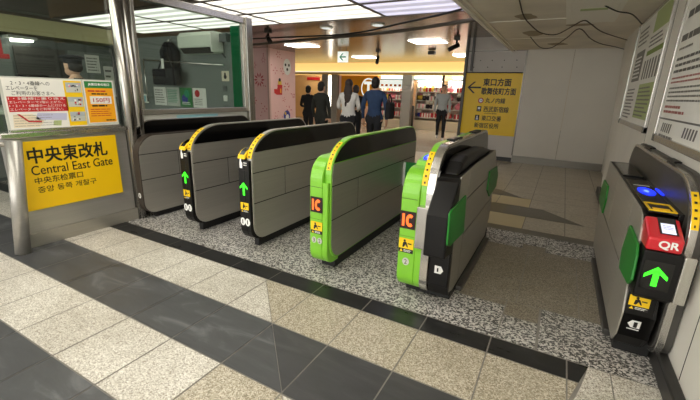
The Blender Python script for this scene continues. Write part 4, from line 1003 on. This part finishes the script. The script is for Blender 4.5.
def sticker(y, z, label, fn):
    t = thing('wall_sticker', (-8.31, y, z), label, 'sticker')
    s = Sheet((-8.314, y, z), (0, 1, 0), V, .004); fn(s); s.build('print', t)
sticker(9.98, 1.25, 'red cut-out sticker with a yellow top on the pink pillar', lambda s: (s.poly('red_sign', [(-.12, .06), (0, .0), (.28, 0), (.30, .32), (.05, .32), (.05, .18), (-.12, .18)]), s.rect('goods_yellow', .08, .32, .26, .44), s.disc('goods_dark', .17, .47, .06), s.rect('orange_poster', .18, .06, .24, .2, 1.5)))
sticker(10.55, 1.95, 'white rounded sticker with dark spots high on the pink pillar', lambda s: (s.disc('white_print', 0, .2, .2, ry=.26), s.disc('ink', -.09, .26, .045, 1.5), s.disc('ink', .09, .26, .045, 1.5), s.disc('ink', 0, .12, .05, 1.5)))
sticker(10.5, .40, 'blue round sticker low on the pink pillar', lambda s: (s.disc('goods_blue', 0, .16, .18), s.disc('white_print', .02, .12, .09, 1.5), s.disc('goods_yellow', -.08, .24, .05, 1.5)))

# ------------------------------------------------------------------ SHOPS
YS = 15.2
b = MB(); b.box((-13.5, YS, 2.14), (-1.0, YS + .4, 2.65)); b.mi = 1; b.box((-13.5, YS - .14, 2.25), (-1.0, YS - .02, 2.28)); b.mi = 2; b.box((-13.5, YS - .20, 2.15), (-1.0, YS - .02, 2.24))
struct('trim_3', b, ['cove', 'sign_white', 'cove_wall'])
b = MB(); b.box((-9.0, YS + 1.2, 0), (-1.0, YS + 1.3, 2.6)); struct('wall_shop', b, 'shop_back')
b = MB(); b.box((-14, 17.5, 0), (-9.4, 17.6, 2.65)); struct('wall_corridor', b, 'corridor')
for x, l in ((-9.75, 'dark left'), (-9.25, 'right')):
    b = MB(); b.box((x - .17, YS - .1, 0), (x + .17, YS + .3, 2.15), .02); struct('column_shop', b, 'steel_gate_dark')
b = MB(); b.box((-9.58, YS + .1, .6), (-9.46, YS + .2, 2.1)); onemesh('light_strip', b, 'lamp_white', 'tall lit strip between the two steel shop columns', 'light')
t = thing('store_sign', (-8.05, YS, .9), 'orange shop panel with a circled white letter T', 'sign')
b = MB(); b.box((-8.95, YS + .02, .85), (-7.15, YS + .12, 2.12)); b.build('panel', 'orange_wall', t)
s = Sheet((-8.95, YS + .02, .85), (1, 0, 0), V, .01); s.ring('sign_white', 1.38, .75, .36, .42, sq=.85); s.build('ring', t)
s = Sheet((-8.95, YS + .02, .85), (1, 0, 0), V, .01); s.text('sign_white', 'T', 1.20, .50, .5, .36, .03); s.build('letter', t)
b = MB(); b.box((-9.06, YS + .02, 1.0), (-8.95, YS + .2, 2.12)); struct('trim_5', b, 'pink_wall')
t = thing('shop_banner', (-6.6, YS, 1.6), 'white shop banner with red marks behind the man in blue', 'sign')
b = MB(); b.box((-7.15, YS + .13, 1.62), (-5.98, YS + .16, 1.95)); b.build('panel', 'sign_white', t)
s = Sheet((-7.15, YS + .13, 1.62), (1, 0, 0), V, .008)
for k in range(5): s.rect('orange_poster', .12 + .2 * k, .08, .24 + .2 * k, .17); s.disc('goods_red', .17 + .2 * k, .12, .04, 1.5)
s.build('printing', t)
for i, (x0, x1, l) in enumerate(((-7.0, -5.97, 'left shop bay'), (-5.5, -4.35, 'middle shop bay'), (-3.95, -2.6, 'right shop bay by the sign wall'))):
    t = thing('shop_lightbox', (x0, YS, 1.98), 'pale lit header box over the %s' % l, 'light box', None)
    b = MB(); b.box((x0, YS + .02, 1.99), (x1, YS + .2, 2.12), .01); b.build('case', 'shop_light', t)
    b = MB(); b.box((x0 - .02, YS + .0, 1.955), (x1 + .02, YS + .22, 1.99)); b.build('rail', 'grey_dark', t)
b = MB(); b.box((-5.95, YS - .2, 0), (-5.53, YS + .1, 2.15), .02); b.mi = 1; b.box((-5.9, YS - .215, 1.75), (-5.6, YS - .2, 2.1)); struct('column_shop_front', b, ['steel_gate_dark', 'paper_grey'])
for x, z0, z1, l in ((-5.43, 0, .95, 'low steel post beside the shop column'), (-4.28, 1.4, 2.15, 'dark upright between middle and right shop bays')):
    b = MB(); b.cyl((x, YS - .1, z0), (x, YS - .1, z1), .05, 12); onemesh('shop_post', b, 'grey_dark', l, 'post')
bays = [(-7.1, -6.0, 'left'), (-5.45, -4.35, 'middle'), (-4.2, -2.2, 'right')]
SH = [.50, .85, 1.18, 1.52]; SN = ['lowest', 'second', 'third', 'top']
kinds = ['box', 'pouch', 'doll']
protos = {}
def goods(kind, c):
    b = MB()
    if kind == 'gift_box':
        b.box((-.09, -.08, 0), (.09, .08, .15), .01); b.mi = 1; b.box((-.02, -.083, 0), (.02, .083, .155))
    elif kind == 'gift_pouch':
        b.ball((0, 0, .09), (.11, .07, .09), 12); b.mi = 1; b.ball((0, 0, .19), (.05, .035, .035), 8)
    else:
        b.ball((0, 0, .08), (.08, .07, .08), 12); b.mi = 1; b.ball((0, 0, .2), (.075, .07, .07), 12)
    return b
CM = {'pink': 'goods_pink', 'red': 'goods_red', 'white': 'goods_white', 'dark': 'goods_dark', 'yellow': 'goods_yellow', 'blue': 'goods_blue'}
pal = {('left', 3): ['white', 'yellow', 'red', 'white', 'white', 'red'], ('left', 2): ['yellow', 'yellow', 'pink', 'pink', 'white', 'pink'], ('left', 1): ['red', 'red', 'pink', 'pink', 'red', 'pink'], ('left', 0): ['white', 'red', 'pink', 'red', 'white', 'red'],
       ('middle', 3): ['white', 'yellow', 'red', 'yellow', 'white', 'white'], ('middle', 2): ['yellow', 'dark', 'dark', 'white', 'dark', 'white'], ('middle', 1): ['white', 'white', 'dark', 'dark', 'white', 'white'], ('middle', 0): ['blue', 'red', 'white', 'red', 'red', 'red'],
       ('right', 3): ['pink', 'red', 'pink', 'white', 'white', 'white'], ('right', 2): ['pink', 'dark', 'dark', 'white', 'pink', 'pink'], ('right', 1): ['red', 'pink', 'red', 'white', 'red', 'pink'], ('right', 0): ['red', 'red', 'white', 'red', 'white', 'red']}
knd = {'pink': 'gift_pouch', 'red': 'gift_box', 'white': 'gift_box', 'dark': 'plush_doll', 'yellow': 'gift_pouch', 'blue': 'plush_doll'}
for x0, x1, bn in bays:
    t = thing('display_shelf', ((x0 + x1) / 2, YS + .3, 0), 'lit display shelf of the %s shop bay' % bn, 'shelf')
    b = MB(); b.box((x0, YS + .15, 0), (x1, YS + .75, .38), .01); b.build('plinth', 'cream', t)
    b = MB(); b.box((x0, YS + .72, .38), (x1, YS + .75, 1.95)); b.build('back', 'shop_back', t)
    for z in SH:
        b = MB(); b.box((x0, YS + .25, z - .03), (x1, YS + .72, z)); b.build('shelf_board', 'shelf', t)
    for xx in (x0, x1 - .03):
        b = MB(); b.box((xx, YS + .2, .38), (xx + .03, YS + .72, 1.95)); b.build('side', 'steel_bright', t)
    b = MB(); b.box((x0 + .05, YS + .3, 1.925), (x1 - .05, YS + .6, 1.95)); b.build('strip_light', 'lamp_white', t)
    for k, z in enumerate(SH):
        for j, c in enumerate(pal[(bn, k)]):
            kd = knd[c]; key = (kd, c)
            if key not in protos:
                o = goods(kd, c).build(kd, [CM[c], 'goods_white' if c in ('red', 'dark', 'blue') else 'goods_pink']); protos[key] = o
            else:
                o = protos[key].copy(); COL.objects.link(o)
            o.location = (x0 + .13 + (x1 - x0 - .26) * j / 5, YS + .40, z)
            o.scale = (1.18, 1.18, 1.18)
            lab = '%s %s on the %s shelf of the %s shop bay' % (c, kd.replace('_', ' '), SN[k], bn)
            tag(o, lab, 'merchandise', lab)
b = MB(); b.box((-12.4, 17.44, 1.98), (-11.6, 17.5, 2.12)); onemesh('shop_sign', b, 'red_shop', 'small red lit shop sign down the corridor', 'sign')
b = MB(); b.cyl((-13.6, 17.44, 2.06), (-13.6, 17.5, 2.06), .09, 14); onemesh('corridor_lamp', b, 'lamp_white', 'small round wall lamp in the warm corridor', 'lamp')

# ------------------------------------------------------------------ PEOPLE
def person(loc, rot, height, label, top, bottom, shoe, hair, longhair=False, arms='down', stride=0.0, cap=False, skinmat='skin', build=1.0, turn=0.0):
    k = height / 1.70
    V_, E_, Rr, L = [], [], [], []
    def add(p, r, par, lab):
        V_.append(Vector(p)); Rr.append(r); L.append(lab)
        if par is not None: E_.append((par, len(V_) - 1))
        return len(V_) - 1
    pel = add((0, 0, .93), .125, None, 'bottom')
    w1 = add((0, 0, 1.06), .12, pel, 'top'); ch = add((0, .01, 1.24), .135, w1, 'top'); uc = add((0, .015, 1.36), .115, ch, 'top'); nb = add((0, .015, 1.45), .06, uc, 'top'); nt = add((0, 0, 1.53), .05, nb, 'skin')
    for sx in (-1, 1):
        hp = add((sx * .085, 0, .87), .10, pel, 'bottom'); st = stride * sx
        kn = add((sx * .095, -.02 - st * .5, .49), .062, hp, 'bottom'); an = add((sx * .095, .02 - st * .9 + (.06 if st < 0 else 0), .09 + (.05 if st < 0 else 0)), .042, kn, 'shoe'); az = V_[an].z
        add((sx * .10, V_[an].y - .15, az - .045), .035, an, 'shoe'); add((sx * .095, V_[an].y + .05, az - .045), .035, an, 'shoe')
        sh = add((sx * .17 * build, .015, 1.385), .062, uc, 'top')
        if arms == 'bent' or (arms == 'right' and sx > 0):
            el = add((sx * .235, .0, 1.13), .046, sh, 'top'); wr = add((sx * .16, -.20, 1.10), .03, el, 'skin'); d = Vector((-sx * .5, -.8, .1)).normalized()
        else:
            sw = -stride * sx * .5
            el = add((sx * .225 * build, .02 + sw * .3, 1.12), .046, sh, 'top'); wr = add((sx * .235 * build, -.03 + sw, .89), .03, el, 'skin'); d = Vector((0, -.12, -1)).normalized()
        pw = add(V_[wr] + d * .07, .034, wr, 'skin')
        side = d.cross(Vector((sx, 0, 0))).normalized()
        for f in range(4):
            off = side * (.027 - .018 * f); ln = (.07, .08, .075, .058)[f]
            a = add(V_[pw] + off + d * .03, .0095, pw, 'skin'); bq = add(V_[a] + d * ln * .5 + Vector((-sx * .008, 0, 0)), .0085, a, 'skin'); add(V_[bq] + d * ln * .45 + Vector((-sx * .018, 0, 0)), .007, bq, 'skin')
        a = add(V_[wr] + d * .03 + side * .035, .011, wr, 'skin'); add(V_[a] + d * .04 + side * .022, .009, a, 'skin')
    me = bpy.data.meshes.new('person'); me.from_pydata([v * k for v in V_], E_, [])
    o = bpy.data.objects.new('person', me); COL.objects.link(o)
    sk = o.modifiers.new('skin', 'SKIN'); sk.use_smooth_shade = True; ss = o.modifiers.new('sub', 'SUBSURF'); ss.levels = 2; ss.render_levels = 2
    for i, v in enumerate(me.skin_vertices[0].data): v.radius = (Rr[i] * k, Rr[i] * k); v.use_root = (i == 0)
    bpy.context.view_layer.update()
    ev = bpy.data.meshes.new_from_object(o.evaluated_get(bpy.context.evaluated_depsgraph_get()))
    bpy.data.objects.remove(o); bpy.data.meshes.remove(me)
    bm = bmesh.new(); bm.from_mesh(ev); bpy.data.meshes.remove(ev)
    for v in bm.verts:
        z = v.co.z / k; q = max(0, min(1, (z - .8) / .1)) * max(0, min(1, (1.52 - z) / .06))
        if abs(v.co.x) < .25 * k: 
            v.co.y *= 1 - .22 * q
            if abs(v.co.x) < .16 * k: v.co.x *= 1 + (.22 * build) * q * (1 - .35 * math.exp(-((z - 1.06) / .1) ** 2))
    lab_i = {'skin': 0, 'top': 1, 'bottom': 2, 'shoe': 3}
    segs = [(V_[a] * k, V_[c] * k, L[c]) for a, c in E_]
    for f in bm.faces:
        c = f.calc_center_median(); best = None
        for a, e, l in segs:
            ab = e - a; tt = max(0, min(1, (c - a).dot(ab) / ab.length_squared)); dd = (a + ab * tt - c).length
            if l == 'shoe' and tt < .9 and ab.length > .3 * k: l = 'bottom'
            if l == 'skin' and ab.length > .18 * k and tt < .93: l = 'top'
            if best is None or dd < best[0]: best = (dd, l)
        l = best[1]
        if .98 * k < c.z < 1.47 * k and abs(c.x) < .17 * k and l == 'bottom': l = 'top'
        f.material_index = lab_i[l]; f.smooth = True
    # head
    mb = MB(); mb.bm.free(); mb.bm = bm; mb.mi = 0
    R = Matrix.Rotation(turn, 3, 'Z'); hc = Vector((0, -.01, 1.60)) * k
    H = lambda p: hc + R @ (Vector(p) * k)
    mb.ball(hc, (.074 * k, .092 * k, .108 * k), 20, R)
    mb.ball(H((0, -.045, -.06)), (.052 * k, .05 * k, .05 * k), 14, R)
    mb.ball(H((0, -.095, -.012)), (.012 * k, .018 * k, .024 * k), 8, R)
    for sx in (-1, 1): mb.ball(H((sx * .074, .005, -.01)), (.012 * k, .02 * k, .03 * k), 8, R)
    mb.mi = 4
    for sx in (-1, 1): mb.ball(H((sx * .028, -.083, .012)), (.011 * k, .008 * k, .006 * k), 8, R)
    mb.mi = 5; mb.ball(H((0, -.088, -.058)), (.022 * k, .008 * k, .005 * k), 8, R)
    for v in bm.verts: v.co.z += 0.0
    M0 = Matrix.Translation(loc) @ Matrix.Rotation(rot, 4, 'Z')
    def place(m):
        bmesh.ops.transform(m.bm, matrix=M0, verts=m.bm.verts)
    place(mb)
    t = thing('person', loc, label, 'person')
    mb.build('body', [skinmat, top, bottom, shoe, 'ink', 'ink_red'], t)
    h = MB()
    if cap:
        h.ball(H((0, .01, .05)), (.085 * k, .098 * k, .062 * k), 18, R); h.ball(H((0, -.0, .085)), (.115 * k, .125 * k, .03 * k), 18, R); h.ball(H((0, -.115, .035)), (.07 * k, .05 * k, .01 * k), 12, R)
        place(h); h.build('cap', 'cloth_navy_dark' if 'cloth_navy_dark' in M else 'cloth_black', t)
        h = MB(); h.ball(H((0, .03, -.01)), (.078 * k, .075 * k, .07 * k), 16, R); place(h); h.build('hair', hair, t)
    else:
        h.ball(H((0, .016, .026)), (.083 * k, .096 * k, .098 * k), 20, R); h.ball(H((0, .045, -.03)), (.078 * k, .062 * k, .08 * k), 16, R)
        if longhair:
            h.ball(H((0, .06, -.14)), (.095 * k, .05 * k, .17 * k), 18, R); h.ball(H((0, .075, -.27)), (.085 * k, .04 * k, .16 * k), 16, R); h.ball(H((.03, .08, -.38)), (.05 * k, .03 * k, .10 * k), 12, R)
        place(h); h.build('hair', hair, t)
    return t, M0, k
# seen from behind, walking away towards the shops
t, M0, k = person((-3.34, 7.03, 0), math.pi + .08, 1.69, 'person in blue jacket with black shoulder bag walking away to the shops', 'cloth_navy', 'cloth_trouser', 'shoe_dark', 'hair', build=1.15, stride=.10)
t, M0b, kb = person((-3.90, 6.95, 0), math.pi + .2, 1.64, 'person with long dark hair and white top walking away', 'cloth_white', 'cloth_trouser', 'shoe_dark', 'hair_brown', longhair=True, stride=.08, arms='bent')
person((-4.62, 7.03, 0), math.pi - .1, 1.59, 'person in dark olive coat left of the one in white', 'cloth_darkgreen', 'cloth_darkgreen', 'shoe_dark', 'hair', stride=.08, build=1.1)
person((-6.1, 8.64, 0), math.pi + .3, 1.53, 'person in black clothes closest to the pink pillar', 'cloth_black', 'cloth_trouser', 'shoe_dark', 'hair', stride=.12, arms='bent')
person((-4.46, 8.3, 0), math.pi + .5, 1.56, 'person in dark top between the white top and the blue jacket', 'cloth_black', 'cloth_trouser', 'shoe_dark', 'hair_brown', stride=.14, arms='bent')
person((-3.30, 11.8, 0), .25, 1.70, 'person in pale grey shirt and dark trousers walking before the shops', 'cloth_grey', 'cloth_trouser', 'shoe_white', 'hair', stride=.20, turn=.1)
person((-4.85, 2.36, 0), -1.3, 1.69, 'station worker in a dark peaked cap behind the office window', 'cloth_black', 'cloth_trouser', 'shoe_dark', 'hair', cap=True, arms='bent')
# shoulder bag of the man in blue, dark handbag between
t = thing('shoulder_bag', (-2.98, 7.0, .95), 'black shoulder bag hanging at the side of the blue jacket', 'bag')
b = MB(); b.box((-3.05, 6.88, .92), (-2.93, 7.12, 1.24), .04, 3); b.build('body', 'cloth_black', t)
b = MB(); b.tube([(-2.99, 6.95, 1.22), (-3.01, 6.95, 1.33), (-3.02, 7.0, 1.38), (-3.01, 7.06, 1.33), (-2.99, 7.06, 1.22)], .014); b.build('strap', 'cloth_black', t)
